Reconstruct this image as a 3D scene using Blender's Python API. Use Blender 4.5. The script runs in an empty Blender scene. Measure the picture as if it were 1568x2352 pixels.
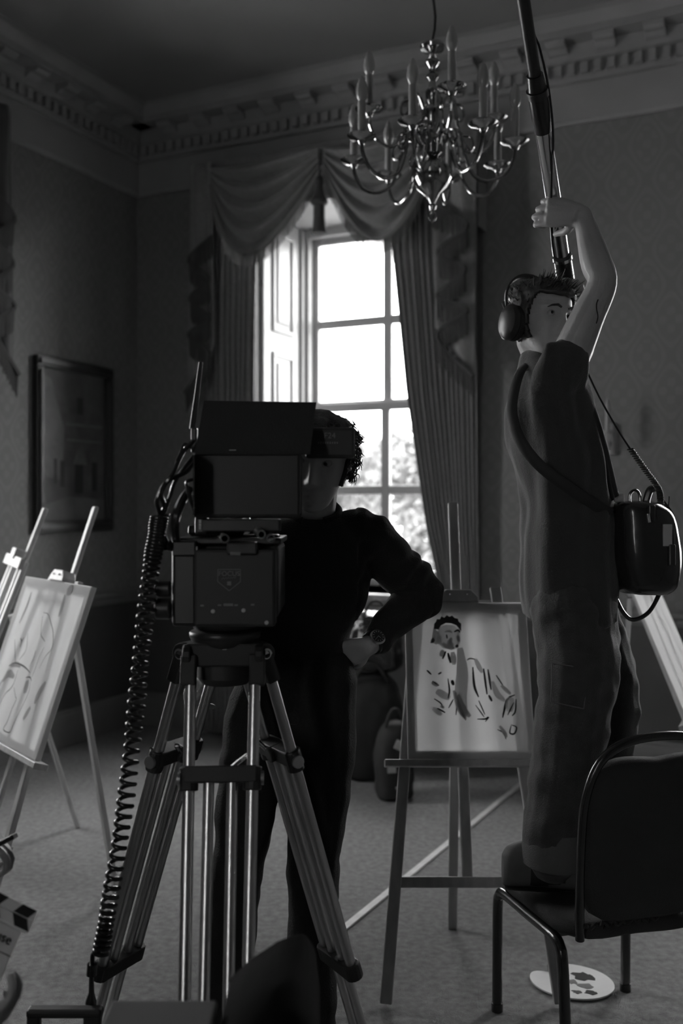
import bpy, math, random
import numpy as np
from mathutils import Vector, Matrix, noise as mnoise
random.seed(7)
V = Vector
SC = bpy.context.scene
COL = SC.collection

# ------------------------------------------------------------------ camera
F, CX, HY, EYE = 2287.0, 784.0, 1165.0, 1.55      # focal length (px), centre column, horizon row, eye height
cd = bpy.data.cameras.new('camera'); cam = bpy.data.objects.new('camera', cd); COL.objects.link(cam)
cam.location = (0, 0, EYE); cam.rotation_euler = (math.pi/2, 0, 0)
cd.sensor_fit = 'VERTICAL'; cd.sensor_height = 36.0; cd.lens = 36.0*F/2352
cd.shift_y = -(1176-HY)/2352
cd.clip_start = .05; cd.clip_end = 300
cd.dof.use_dof = True; cd.dof.focus_distance = 2.6; cd.dof.aperture_fstop = 2.2
SC.camera = cam

# ------------------------------------------------------------------ world, windows' daylight, exposure
wd = bpy.data.worlds.new('overcast_sky'); SC.world = wd; wd.use_nodes = True
bg = wd.node_tree.nodes['Background']; bg.inputs[0].default_value = (1, 1, 1, 1); bg.inputs[1].default_value = 9.5
SC.view_settings.view_transform = 'Standard'; SC.view_settings.look = 'None'
SC.view_settings.exposure = 0.92; SC.view_settings.gamma = 1.0; SC.view_settings.use_curve_mapping = False
try:
    SC.cycles.max_bounces = 6; SC.cycles.diffuse_bounces = 4; SC.cycles.glossy_bounces = 3; SC.cycles.transparent_max_bounces = 8; SC.cycles.use_adaptive_sampling = True; SC.cycles.adaptive_threshold = .08; SC.cycles.adaptive_min_samples = 16
    SC.cycles.use_denoising = True; SC.cycles.sample_clamp_indirect = 4.0
    SC.cycles.caustics_reflective = False; SC.cycles.caustics_refractive = False
except Exception: pass

TH = math.radians(25.6)
U = V((math.cos(TH), -math.sin(TH), 0)); VV = V((-math.sin(TH), -math.cos(TH), 0)); CO = V((-1.466, 7.15, 0))
def W(t, s, z=0.0): return CO + U*t + VV*s + V((0, 0, z))          # along the back wall, out from it, up
def P(px, py, d): return V(((px-CX)/F*d, d, EYE+(HY-py)/F*d))       # a point of the room seen at px, py, d metres away
RT, RS, CEIL = 7.0, 8.6, 4.32                                       # room size
WIN_B = [(1.0, 2.34), (4.0, 5.34)]                                 # openings in the back wall (t)
WIN_L = [(1.80, 3.14)]
WIN_FILL = [(3.2, 3.85)]                                               # opening added behind the camera to let in fill light (t)                                # openings in the left wall (s)
WZ0, WZ1, WQ = 1.0, 3.58, .70
def portal(c, n, wd=1.34):
    l = bpy.data.lights.new('window_portal', 'AREA'); l.shape = 'RECTANGLE'; l.size = wd; l.size_y = WZ1-WZ0
    l.cycles.is_portal = True
    o = bpy.data.objects.new('window_portal', l); COL.objects.link(o)
    o.location = c; o.rotation_euler = n.to_track_quat('-Z', 'Z').to_euler()
for a, b in WIN_B: portal(W((a+b)/2, -WQ-.02, (WZ0+WZ1)/2), VV)
for a, b in WIN_L: portal(W(-WQ-.02, (a+b)/2, (WZ0+WZ1)/2), U)

for a, b in WIN_FILL: portal(W((a+b)/2, RS+WQ+.02, (WZ0+WZ1)/2), -VV, b-a)

# ------------------------------------------------------------------ materials (all greys: the picture is black and white)
def mat(name, v, rough=.6, metal=0., var=0., vs=8., bump=0., bs=60., coat=0., sheen=0., spec=.5, stretch=None):
    m = bpy.data.materials.new(name); m.use_nodes = True; nt = m.node_tree; b = nt.nodes['Principled BSDF']
    b.inputs['Base Color'].default_value = (v, v, v, 1); b.inputs['Roughness'].default_value = rough
    b.inputs['Metallic'].default_value = metal; b.inputs['Coat Weight'].default_value = coat
    b.inputs['Sheen Weight'].default_value = sheen; b.inputs['Specular IOR Level'].default_value = spec
    tc = nt.nodes.new('ShaderNodeTexCoord'); src = tc.outputs['Object']
    if stretch:
        mp = nt.nodes.new('ShaderNodeMapping'); mp.inputs['Scale'].default_value = stretch
        nt.links.new(src, mp.inputs[0]); src = mp.outputs[0]
    if var:
        n = nt.nodes.new('ShaderNodeTexNoise'); n.inputs['Scale'].default_value = vs; n.inputs['Detail'].default_value = 5
        nt.links.new(src, n.inputs['Vector'])
        r = nt.nodes.new('ShaderNodeValToRGB'); e = r.color_ramp.elements
        lo, hi = v*(1-var), v*(1+var); e[0].position = .3; e[1].position = .7
        e[0].color = (lo, lo, lo, 1); e[1].color = (hi, hi, hi, 1)
        nt.links.new(n.outputs[0], r.inputs[0]); nt.links.new(r.outputs[0], b.inputs['Base Color'])
    if bump:
        n = nt.nodes.new('ShaderNodeTexNoise'); n.inputs['Scale'].default_value = bs; n.inputs['Detail'].default_value = 3
        nt.links.new(src, n.inputs['Vector'])
        bp = nt.nodes.new('ShaderNodeBump'); bp.inputs['Strength'].default_value = bump; bp.inputs['Distance'].default_value = .01
        nt.links.new(n.outputs[0], bp.inputs['Height']); nt.links.new(bp.outputs[0], b.inputs['Normal'])
    return m

def mat_wallpaper():
    m = mat('damask_wallpaper', .14, .75, spec=.3); nt = m.node_tree; b = nt.nodes['Principled BSDF']; L = nt.links.new
    tc = nt.nodes.new('ShaderNodeTexCoord'); mp = nt.nodes.new('ShaderNodeMapping'); mp.inputs['Rotation'].default_value[2] = TH
    L(tc.outputs['Object'], mp.inputs[0]); sx = nt.nodes.new('ShaderNodeSeparateXYZ'); L(mp.outputs[0], sx.inputs[0])
    def mth(op, a, c=None):
        n = nt.nodes.new('ShaderNodeMath'); n.operation = op
        for i, q in enumerate((a, c)):
            if q is None: continue
            if isinstance(q, (int, float)): n.inputs[i].default_value = q
            else: L(q, n.inputs[i])
        return n.outputs[0]
    h = mth('ADD', sx.outputs[0], sx.outputs[1]); k = 2*math.pi
    a1 = mth('MULTIPLY', h, k/.26); a2 = mth('MULTIPLY', sx.outputs[2], k/.40)
    oge = mth('ADD', mth('COSINE', a1), mth('COSINE', a2))                     # lattice of ogees
    ring = mth('ABSOLUTE', mth('SUBTRACT', mth('ABSOLUTE', oge), .42))
    ln = mth('LESS_THAN', ring, .24)
    petals = mth('MULTIPLY', mth('COSINE', mth('MULTIPLY', a1, 3)), mth('COSINE', mth('MULTIPLY', a2, 4)))
    pt = mth('MULTIPLY', mth('GREATER_THAN', petals, .1), mth('GREATER_THAN', mth('ABSOLUTE', oge), 1.0))
    pat = mth('MAXIMUM', ln, pt)
    nz = nt.nodes.new('ShaderNodeTexNoise'); nz.inputs['Scale'].default_value = 30; L(tc.outputs['Object'], nz.inputs['Vector'])
    val = mth('ADD', .22, mth('MULTIPLY', pat, mth('MULTIPLY', nz.outputs[0], .032)))
    L(val, b.inputs['Base Color'])
    r = mth('SUBTRACT', .78, mth('MULTIPLY', pat, .2)); L(r, b.inputs['Roughness'])
    return m

def mat_canvas(v=.82, name='stretched_canvas', tl=.5):
    m = bpy.data.materials.new(name); m.use_nodes = True; nt = m.node_tree; nt.nodes.clear(); L = nt.links.new
    o = nt.nodes.new('ShaderNodeOutputMaterial'); mx = nt.nodes.new('ShaderNodeMixShader'); mx.inputs[0].default_value = tl
    d = nt.nodes.new('ShaderNodeBsdfDiffuse'); t = nt.nodes.new('ShaderNodeBsdfTranslucent')
    n = nt.nodes.new('ShaderNodeTexNoise'); n.inputs['Scale'].default_value = 5; tc = nt.nodes.new('ShaderNodeTexCoord')
    L(tc.outputs['Object'], n.inputs['Vector']); r = nt.nodes.new('ShaderNodeValToRGB')
    r.color_ramp.elements[0].color = (v*.86,)*3+(1,); r.color_ramp.elements[1].color = (v,)*3+(1,)
    L(n.outputs[0], r.inputs[0]); L(r.outputs[0], d.inputs[0]); L(r.outputs[0], t.inputs[0])
    L(d.outputs[0], mx.inputs[1]); L(t.outputs[0], mx.inputs[2]); L(mx.outputs[0], o.inputs[0])
    return m

def mat_glass():
    m = bpy.data.materials.new('window_glass'); m.use_nodes = True; nt = m.node_tree; nt.nodes.clear(); L = nt.links.new
    o = nt.nodes.new('ShaderNodeOutputMaterial'); mx = nt.nodes.new('ShaderNodeMixShader'); mx.inputs[0].default_value = .06
    t = nt.nodes.new('ShaderNodeBsdfTransparent'); t.inputs[0].default_value = (.97, .97, .97, 1)
    g = nt.nodes.new('ShaderNodeBsdfGlossy'); g.inputs['Roughness'].default_value = .02
    L(t.outputs[0], mx.inputs[1]); L(g.outputs[0], mx.inputs[2]); L(mx.outputs[0], o.inputs[0]); return m

def mat_carpet():
    m = mat('wool_carpet', .26, .95, var=.28, vs=38, bump=.8, bs=260, spec=.1, sheen=.2); return m

M = dict(
    wall=mat_wallpaper(), plaster=mat('cornice_plaster', .32, .85, var=.08, vs=3), ceil=mat('ceiling_plaster', .28, .9, var=.05, vs=1.5),
    dado=mat('dado_paint', .085, .6, var=.1, vs=3), skirt=mat('painted_skirting', .2, .5, var=.06, vs=4),
    white=mat('white_gloss_paint', .38, .4, var=.05, vs=6), carpet=mat_carpet(), glass=mat_glass(),
    drape=mat('heavy_drape', .28, .8, var=.1, vs=40, bump=.25, bs=260, sheen=.35, spec=.2),
    drape2=mat('swag_fabric', .25, .72, var=.1, vs=40, bump=.2, bs=260, sheen=.4, spec=.25),
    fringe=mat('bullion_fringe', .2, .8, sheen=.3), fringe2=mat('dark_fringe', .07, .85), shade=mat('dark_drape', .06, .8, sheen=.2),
    wood=mat('beech_wood', .38, .45, var=.16, vs=6, stretch=(6, 6, .6)), wood2=mat('pale_pine', .55, .5, var=.12, vs=6, stretch=(6, 6, .6)),
    canvas=mat_canvas(), canvas2=mat_canvas(.9, 'lit_canvas', .6), ink=mat('charcoal_line', .02, .8), wash=mat_canvas(.5, 'ink_wash', .5), paint=mat('dark_paint', .05, .6), skinpaint=mat_canvas(.66, 'flesh_paint', .5),  # canvas2: paler copy of canvas, stronger window light put into its colour
    casefab=mat('case_fabric', .006, .9, spec=.1), black=mat('matte_black', .018, .55), black2=mat('black_plastic', .022, .38), rubber=mat('black_rubber', .012, .3, coat=.3), darkfab=mat('black_nylon', .018, .7, bump=.3, bs=300),
    print_=mat('grey_print', .14, .6), whiteprint=mat('white_print', .8, .6), alu=mat('brushed_aluminium', .55, .32, 1., var=.08, vs=30, stretch=(1, 1, .2)), steel=mat('polished_steel', .7, .15, 1.),
    brass=mat('polished_brass', .38, .13, 1.), candle=mat('ivory_candle_sleeve', .26, .6), bulb=mat('frosted_bulb', .3, .25, coat=.4), chain=mat('dark_chain', .05, .4, .8),
    skin=mat('skin', .34, .48, var=.08, vs=14, bump=.08, bs=180), hair=mat('dark_hair', .035, .42, bump=.3, bs=90, stretch=(1, 1, .3)), eye=mat('eyeball', .3, .15), iris=mat('iris', .02, .1),
    jacket=mat('black_jersey', .02, .85, bump=.3, bs=220, sheen=.1, spec=.15), trouser=mat('black_trousers', .02, .8, bump=.3, bs=200, spec=.15), tee=mat('charcoal_cotton', .045, .85, bump=.3, bs=260, sheen=.3, spec=.2),
    denim=mat('dark_denim', .04, .8, var=.25, vs=20, bump=.4, bs=320, sheen=.2), denim_in=mat('denim_inside', .12, .85, bump=.4, bs=320), boot=mat('suede_boot', .1, .6, var=.15, vs=20), boot2=mat('dark_boot', .015, .5),
    uph=mat('dark_upholstery', .02, .8, bump=.3, bs=350), tubeblk=mat('black_enamel_tube', .012, .25, coat=.5), frame=mat('dark_gilt_frame', .06, .35, .5, bump=.4, bs=40),
    pic1=mat('picture_mid', .075, .5, var=.3, vs=10), pic2=mat('picture_light', .13, .5, var=.2, vs=9), pic3=mat('picture_dark', .02, .5),
    palette=mat('pale_palette', .8, .4, var=.06, vs=8), leaf=mat('leaf', .12, .6, var=.4, vs=.7), bark=mat('bark', .1, .8), lawn=mat('lawn_grass', .2, .9, var=.2, vs=2),
    leather=mat('glossy_leather', .02, .25, bump=.3, bs=12, coat=.4), paper=mat('pale_paper', .6, .7), paper_grey=mat('grey_board', .12, .7), clap=mat('whiteboard', .8, .35), strap=mat('webbing', .02, .7), tape=mat('grey_label', .4, .6), flat=mat('floor_tape', .6, .6, var=.1, vs=20))

# ------------------------------------------------------------------ mesh helpers
class MB:
    def __init__(s, M=None): s.v = []; s.f = []; s.M = M
    def add(s, vs, fs):
        n = len(s.v)
        s.v += [(s.M @ V(p)) if s.M else V(p) for p in vs]; s.f += [tuple(i+n for i in q) for q in fs]; return s
    def box(s, c, d, R=None):
        x, y, z = d[0]/2, d[1]/2, d[2]/2; c = V(c)
        p = [V((a*x, b*y, e*z)) for e in (-1, 1) for b in (-1, 1) for a in (-1, 1)]
        if R is not None: p = [R @ q for q in p]
        return s.add([c+q for q in p], [(0, 2, 3, 1), (4, 5, 7, 6), (0, 1, 5, 4), (2, 6, 7, 3), (0, 4, 6, 2), (1, 3, 7, 5)])
    def span(s, a, b):
        return s.box([(a[i]+b[i])/2 for i in range(3)], [abs(a[i]-b[i]) for i in range(3)])
    def beam(s, p, q, w, h, up=(0, 0, 1)):
        p, q = V(p), V(q); e = (q-p).normalized(); x = e.cross(V(up))
        if x.length < 1e-4: x = e.cross(V((1, 0, 0)))
        x.normalize(); y = x.cross(e); r = []
        for c in (p, q): r += [c-x*w/2-y*h/2, c+x*w/2-y*h/2, c+x*w/2+y*h/2, c-x*w/2+y*h/2]
        return s.add(r, [(3, 2, 1, 0), (4, 5, 6, 7), (0, 1, 5, 4), (1, 2, 6, 5), (2, 3, 7, 6), (3, 0, 4, 7)])
    def loft(s, rings, cap=True, close=True):
        n = len(rings[0]); vs = [p for r in rings for p in r]; fs = []
        for i in range(len(rings)-1):
            for j in range(n if close else n-1):
                k = (j+1) % n; fs.append((i*n+j, i*n+k, (i+1)*n+k, (i+1)*n+j))
        if cap: fs += [tuple(range(n-1, -1, -1)), tuple((len(rings)-1)*n+j for j in range(n))]
        return s.add(vs, fs)
    def tube(s, pts, r, n=10, cap=True, flat=1.0):
        pts = [V(p) for p in pts]; rr = r if isinstance(r, (list, tuple)) else [r]*len(pts); rings = []; x = None
        for i, p in enumerate(pts):
            e = (pts[min(i+1, len(pts)-1)]-pts[max(i-1, 0)]).normalized()
            if x is None:
                x = e.cross(V((0, 0, 1)))
                if x.length < 1e-3: x = e.cross(V((0, 1, 0)))
            x = (x-e*x.dot(e)).normalized(); y = e.cross(x)
            rings.append([p+x*rr[i]*math.cos(2*math.pi*k/n)+y*rr[i]*flat*math.sin(2*math.pi*k/n) for k in range(n)])
        return s.loft(rings, cap)
    def lathe(s, prof, o=(0, 0, 0), n=20, R=None):
        o = V(o); rings = []
        for r, z in prof:
            q = [V((max(r, 1e-4)*math.cos(2*math.pi*k/n), max(r, 1e-4)*math.sin(2*math.pi*k/n), z)) for k in range(n)]
            rings.append([o+((R @ p) if R is not None else p) for p in q])
        return s.loft(rings)
    def prism(s, poly, Mx, d):                      # outline in local x,y, thickness along local z
        n = len(poly); a = [Mx @ V((x, y, 0)) for x, y in poly]; b = [Mx @ V((x, y, d)) for x, y in poly]
        return s.add(a+b, [tuple(range(n-1, -1, -1)), tuple(range(n, 2*n))]+[(i, (i+1) % n, n+(i+1) % n, n+i) for i in range(n)])
    def ball(s, c, r, n=14, m=9, R=None):
        r = V(r) if not isinstance(r, (int, float)) else V((r, r, r)); c = V(c); rings = []
        for i in range(m+1):
            a = math.pi*i/m; q = max(math.sin(a), 1e-3)
            ring = [V((q*math.cos(2*math.pi*k/n)*r.x, q*math.sin(2*math.pi*k/n)*r.y, -math.cos(a)*r.z)) for k in range(n)]
            rings.append([c+((R @ p) if R is not None else p) for p in ring])
        return s.loft(rings)
    def build(s, name, m, parent=None, smooth=False, bevel=0., ang=38, loc=None, kind=None):
        me = bpy.data.meshes.new(name)
        off = V(loc) if loc is not None else V((0, 0, 0))
        me.from_pydata([tuple(p-off) for p in s.v], [], s.f); me.validate(); me.update()
        import bmesh
        bm = bmesh.new(); bm.from_mesh(me); bmesh.ops.recalc_face_normals(bm, faces=bm.faces); bm.to_mesh(me); bm.free()
        if smooth:
            me.polygons.foreach_set('use_smooth', [True]*len(me.polygons)); me.set_sharp_from_angle(angle=math.radians(ang))
        me.materials.append(M[m] if isinstance(m, str) else m)
        o = bpy.data.objects.new(name, me); COL.objects.link(o); o.location = off
        if bevel:
            b = o.modifiers.new('edge', 'BEVEL'); b.width = bevel; b.segments = 2; b.limit_method = 'ANGLE'; b.harden_normals = False
        if parent is not None: attach(o, parent)
        if kind: o['kind'] = kind
        return o
def wpos(o):
    p = V(o.location)
    return p
def attach(o, parent):
    o.parent = parent; o.matrix_parent_inverse = Matrix.Translation(-base_of(parent))
def base_of(o):
    return V(o['_b']) if '_b' in o else V(o.location)
def tag(o, label, cat, group=None, kind=None):
    o['label'] = label; o['category'] = cat
    if group: o['group'] = group
    if kind: o['kind'] = kind
    return o
def thing(name, loc, label, cat, group=None):
    o = bpy.data.objects.new(name, None); COL.objects.link(o); o.location = loc; o.empty_display_size = .05
    return tag(o, label, cat, group)
def struct(o): o['kind'] = 'structure'; return o
def frame(o, x, y, z):
    m = Matrix.Identity(4)
    for i, a in enumerate((x, y, z)):
        for j in range(3): m[j][i] = a[j]
    m.translation = V(o); return m
def lerp(a, b, k): return a+(b-a)*k
def spline(pts, n):                                   # Catmull-Rom through tuples of any length
    pts = [np.array(p, float) for p in pts]; q = [2*pts[0]-pts[1]]+pts+[2*pts[-1]-pts[-2]]; out = []
    for i in range(1, len(q)-2):
        for k in range(n):
            t = k/n; a, b, c, d = q[i-1], q[i], q[i+1], q[i+2]
            out.append(.5*((2*b)+(c-a)*t+(2*a-5*b+4*c-d)*t*t+(3*b-a-3*c+d)*t**3))
    out.append(pts[-1]); return out
def tube_px(mb, pts, r, n=8, sub=6):                  # pts: (px, py, depth)
    q = spline([tuple(P(*p)) for p in pts], sub); return mb.tube([V(a) for a in q], r, n)
def text(s, size, Mx, m, name, parent, depth=.0006):
    c = bpy.data.curves.new(name, 'FONT'); c.body = s; c.size = size; c.extrude = depth; c.align_x = 'CENTER'; c.align_y = 'CENTER'
    o = bpy.data.objects.new(name+'_tmp', c); COL.objects.link(o); dg = bpy.context.evaluated_depsgraph_get(); dg.update()
    me = bpy.data.meshes.new_from_object(o.evaluated_get(dg)); me.name = name; bpy.data.objects.remove(o)
    me.transform(Mx); me.materials.clear(); me.materials.append(M[m]); q = bpy.data.objects.new(name, me); COL.objects.link(q)
    attach(q, parent); return q

# ================================================================== the room
RB = 1.0
def quadbox(mb, t0, t1, s0, s1, z0, z1):
    p = [W(t, s, z) for z in (z0, z1) for s in (s0, s1) for t in (t0, t1)]
    mb.add(p, [(0, 2, 3, 1), (4, 5, 7, 6), (0, 1, 5, 4), (2, 6, 7, 3), (0, 4, 6, 2), (1, 3, 7, 5)]); return mb
struct(quadbox(MB(), -.8, RT+.8, -.8, RS+.8, -.12, 0).build('floor', 'carpet'))
struct(quadbox(MB(), -.8, RT+.8, -.8, RS+.8, CEIL, CEIL+.15).build('ceiling', 'ceil'))
def wall_with(name, openings, along_t, lo, hi):
    mb = MB(); DZ = .94                                 # dado height
    def seg(mb, a, b, z0, z1):
        if along_t: quadbox(mb, a, b, -WQ-.05, 0, z0, z1)
        else: quadbox(mb, -WQ-.05, 0, a, b, z0, z1)
    cur = lo
    for a, b in openings+[(hi, hi)]:
        seg(mb, cur, a, DZ, CEIL)
        if b > a: seg(mb, a, b, WZ1, CEIL); seg(mb, a, b, DZ, WZ0)
        cur = b
    w = struct(mb.build(name, 'wall'))
    md = MB(); seg(md, lo, hi, 0, DZ); d = md.build('dado_panel', 'dado', w)
    return w
wall_b = wall_with('wall_back', WIN_B, True, 0, RT)
wall_l = wall_with('wall_left', WIN_L, False, -.75, RS)
struct(quadbox(MB(), RT, RT+.3, -.75, RS, 0, CEIL).build('wall_right', 'wall'))
wf = MB(); fa, fb = WIN_FILL[0]
for q in ((-.75, fa, 0, CEIL), (fb, RT+.3, 0, CEIL), (fa, fb, 0, WZ0), (fa, fb, WZ1, CEIL)): quadbox(wf, q[0], q[1], RS, RS+WQ+.05, q[2], q[3])
struct(wf.build('wall_front', 'wall'))
def run(mb, prof, along_t, a, b):                       # profile of (out, z) swept along a wall
    rings = []
    for q in (a, b):
        rings.append([W(q, o, z) if along_t else W(o, q, z) for o, z in prof])
    mb.loft(rings); return mb
BASE = [(0, 0), (.025, 0), (.025, .17), (.02, .2), (.012, .21), (.012, .225), (0, .235)]
RAIL = [(0, .88), (.012, .88), (.022, .9), (.022, .92), (.045, .935), (.045, .955), (.02, .975), (0, .98)]
CORN = [(0, 3.77), (.02, 3.77), (.03, 3.79), (.03, 4.0), (.07, 4.0), (.07, 4.10), (.09, 4.12), (.10, 4.2), (.22, 4.2), (.22, 4.24), (.27, 4.29), (.27, CEIL), (0, CEIL)]
for nm, at, L in (('back', True, RT), ('left', False, RS)):
    struct(run(MB(), BASE, at, 0, L).build('baseboard_'+nm, 'skirt'))
    struct(run(MB(), RAIL, at, 0, L).build('trim_1' if at else 'trim_2', 'skirt'))
    c = struct(run(MB(), CORN, at, 0, L).build('trim_3' if at else 'trim_4', 'plaster'))
    c['label'] = 'moulded plaster cornice with dentils and brackets along the %s wall' % nm
    d = MB(); n = int(min(L, 6)/.075)
    for i in range(n):
        q = .11+i*.075
        if at: quadbox(d, q, q+.042, .07, .105, 4.03, 4.09)
        else: quadbox(d, .07, .105, q, q+.042, 4.03, 4.09)
    d.build('dentil_course', 'plaster', c, kind='stuff')
    me = None
    for i in range(int(min(L, 6)/.27)):                 # each scrolled bracket under the cornice
        q = .36+i*.27
        pr = [(.09, 4.2), (.20, 4.2), (.20, 4.182), (.175, 4.168), (.14, 4.168), (.11, 4.15), (.09, 4.145)]
        if me is None:
            k = MB(); k.loft([[(U*x if at else VV*x)+(VV*o if at else U*o)+V((0, 0, z-4.2)) for o, z in pr] for x in (-.055, .055)])
            b = k.build('bracket', 'plaster', c, bevel=.006); me = b.data
        else:
            b = bpy.data.objects.new('bracket', me); COL.objects.link(b); attach(b, c)
        b.location = W(q, 0, 4.2) if at else W(0, q, 4.2)

# ------------------------------------------------------------------ windows, shutters
def wall_frame(along_t, mid):                           # local x along wall (to the right seen from the room), y outwards, z up
    if along_t: return frame(W(mid, 0, 0), U, -VV, V((0, 0, 1)))
    return frame(W(0, mid, 0), -VV, -U, V((0, 0, 1)))
def window(name, along_t, a, b, label, Mx=None):
    Mx = Mx or wall_frame(along_t, (a+b)/2); hw = (b-a)/2; q = .60
    ft = .085
    fr = MB(Mx)
    for sx in (-1, 1): fr.span((sx*hw, q-.02, WZ0), (sx*(hw-ft), q+.1, WZ1))
    fr.span((-hw+ft, q-.02, WZ1), (hw-ft, q+.1, WZ1-ft)); fr.span((-hw+ft, q-.02, WZ0), (hw-ft, q+.1, WZ0+.05))
    w = struct(fr.build(name, 'white', bevel=.006)); w['label'] = label
    iw = hw-ft; zt = WZ1-ft; zb = WZ0+.05; zm = (zt+zb)/2
    for k, (z0, z1, y) in enumerate(((zm-.02, zt, q+.05), (zb, zm+.02, q+.01))):
        sm = MB(Mx)
        for sx in (-1, 1): sm.span((sx*iw, y, z0), (sx*(iw-.045), y+.04, z1))
        sm.span((-iw+.045, y, z1), (iw-.045, y+.04, z1-(.06 if k else .045))); sm.span((-iw+.045, y, z0), (iw-.045, y+.04, z0+.06))
        sash = sm.build('sash', 'white', w, bevel=.004)
        bm = MB(Mx); cz = (z0+z1)/2
        bm.span((-.033, y+.005, z0+.045), (.033, y+.035, z1-.045)); bm.build('glazing_bar', 'white', sash, bevel=.006)
        for sx in (-1, 1):
            bh = MB(Mx); bh.span((sx*.033, y+.005, cz-.032), (sx*(iw-.045), y+.035, cz+.032)); bh.build('glazing_bar', 'white', sash, bevel=.006)
        for sx in (-1, 1):
            for (c0, c1) in ((z0+.045, cz-.02), (cz+.02, z1-.045)):
                pm = MB(Mx); pm.span((sx*.018, y+.017, c0), (sx*(iw-.042), y+.021, c1)); pm.build('pane', 'glass', sash)
    s = MB(Mx); s.span((-hw-.06, -.05, WZ0-.035), (hw+.06, q, WZ0)); s.build('sill', 'white', w, bevel=.008)
    s = MB(Mx); s.span((-hw, .0, WZ1-.02), (hw, q-.02, WZ1)); s.build('soffit', 'white', w)
    for sx in (-1, 1):                                  # architrave and folding shutters in the reveals
        s = MB(Mx); s.span((sx*hw, -.02, WZ0), (sx*(hw+.1), 0, WZ1)); s.span((sx*(hw+.07), -.035, WZ0), (sx*(hw+.1), 0, WZ1)); s.build('architrave', 'white', w, bevel=.005)
        s = MB(Mx); x0 = sx*(hw-.002); x1 = sx*(hw-.03); s.span((x0, .03, WZ0), (x1, q-.06, WZ1-.02)); sh = s.build('shutter', 'white', w, bevel=.004)
        s = MB(Mx); s.span((sx*(hw-.03), q-.06, WZ0), (sx*(hw-.055), q-.02, WZ1-.02)); s.build('shutter_stop', 'white', w, bevel=.004)
        for (c0, c1) in ((WZ0+.1, WZ0+.72), (WZ0+.86, WZ0+1.62), (WZ0+1.76, WZ1-.12)):
            y0, y1 = .14, q-.16
            p = MB(Mx)
            for (ya, yb, za, zb_) in ((y0, y1, c0, c0+.03), (y0, y1, c1-.03, c1), (y0, y0+.03, c0+.03, c1-.03), (y1-.03, y1, c0+.03, c1-.03)):
                p.span((x1, ya, za), (sx*(hw-.046), yb, zb_))
            p.build('panel_moulding', 'white', sh, bevel=.006)
            p = MB(Mx); p.span((x1, y0+.07, c0+.07), (sx*(hw-.042), y1-.07, c1-.07)); p.build('raised_panel', 'white', sh, bevel=.008)
    return w, Mx, hw
w1, MW1, hw1 = window('window_1', True, *WIN_B[0], 'tall white sash window with panelled shutters between swagged curtains')
w2, MW2, hw2 = window('window_2', False, *WIN_L[0], 'sash window in the left wall beyond the dark tail')
w3, _, _ = window('window_3', True, *WIN_B[1], 'sash window further along the back wall')

w_fill, _, _ = window('fill_window', True, *WIN_FILL[0], 'unseen sash window added behind the camera for fill light', frame(W(sum(WIN_FILL[0])/2, RS, 0), -U, VV, V((0, 0, 1))))  # out-of-view window, added only to brighten the room from the front

# ------------------------------------------------------------------ curtains, swags, tails
def grid(mb, nu, nv, fn):
    mb.add([fn(i/nu, j/nv) for j in range(nv+1) for i in range(nu+1)],
           [(j*(nu+1)+i, j*(nu+1)+i+1, (j+1)*(nu+1)+i+1, (j+1)*(nu+1)+i) for j in range(nv) for i in range(nu)]); return mb
def solid(o, th):
    m = o.modifiers.new('cloth', 'SOLIDIFY'); m.thickness = th; m.offset = 0; return o
def drape(Mx, xa, xb, z0, z1, pleats, depth, y, label, seed, m='drape'):
    """xa(v), xb(v): edges by height, v = 0 at the top"""
    rnd = random.Random(seed); ph = [rnd.uniform(-.5, .5) for _ in range(40)]
    def fn(u, v):
        x = lerp(xa(v), xb(v), u); k = u*pleats; w = .5+.5*math.cos(2*math.pi*(k+.12*math.sin(3*v+ph[int(k) % 40]*4)))
        return (x, y-depth*(w**.7)*(.75+.5*ph[int(k) % 40]*.5+.15*v)+.01*math.sin(7*v+u*9), lerp(z1, z0, v))
    mb = MB(Mx); grid(mb, pleats*8, 26, fn)
    o = solid(mb.build('curtain', m, smooth=True, ang=180), .006); return tag(o, label, 'curtain')
def swag(Mx, x0, x1, ztop, sag, y, label, lowshift=0., m='drape2', group=None):
    root = None
    def fn(u, v):
        q = abs(2*u-1); prof = (1-q**1.9)
        xm = lerp(x0, x1, u)+lowshift*v*prof
        z = ztop-v*(.11+ (sag-.11)*prof)-.03*math.sin(math.pi*u)*(1-v)
        fold = math.sin(v*2*math.pi*4.3-1.2*math.cos(math.pi*u))
        return (xm, y-.035-.055*prof*(.35+.65*v)-.034*fold*(.25+prof)*(1-.35*v), z)
    mb = MB(Mx); grid(mb, 44, 60, fn); o = solid(mb.build('swag', m, smooth=True, ang=180), .006); tag(o, label, 'curtain', group)
    fr = MB(Mx); rnd = random.Random(3)
    n = int(260*(x1-x0)/.8)
    for i in range(n):
        u = (i+.5)/n; a = V(fn(u, 1)); L = .095*rnd.uniform(.9, 1.05); a.y -= .004; w = .0016
        b = a+V((rnd.uniform(-.004, .004), 0, -L))
        fr.add([a+V((-w, 0, 0)), a+V((w, 0, 0)), b+V((w, 0, 0)), b+V((-w, 0, 0)), a+V((0, -w*2, 0)), b+V((0, -w*2, 0))], [(0, 1, 2, 3), (0, 3, 5, 4), (1, 4, 5, 2)])
    for i in range(80):
        u0, u1 = i/80, (i+1)/80; a, b = V(fn(u0, 1)), V(fn(u1, 1)); fr.beam(a+V((0, -.004, -.004)), b+V((0, -.004, -.004)), .012, .016)
    fr.build('fringe', 'fringe', o, kind='stuff'); return o
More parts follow.
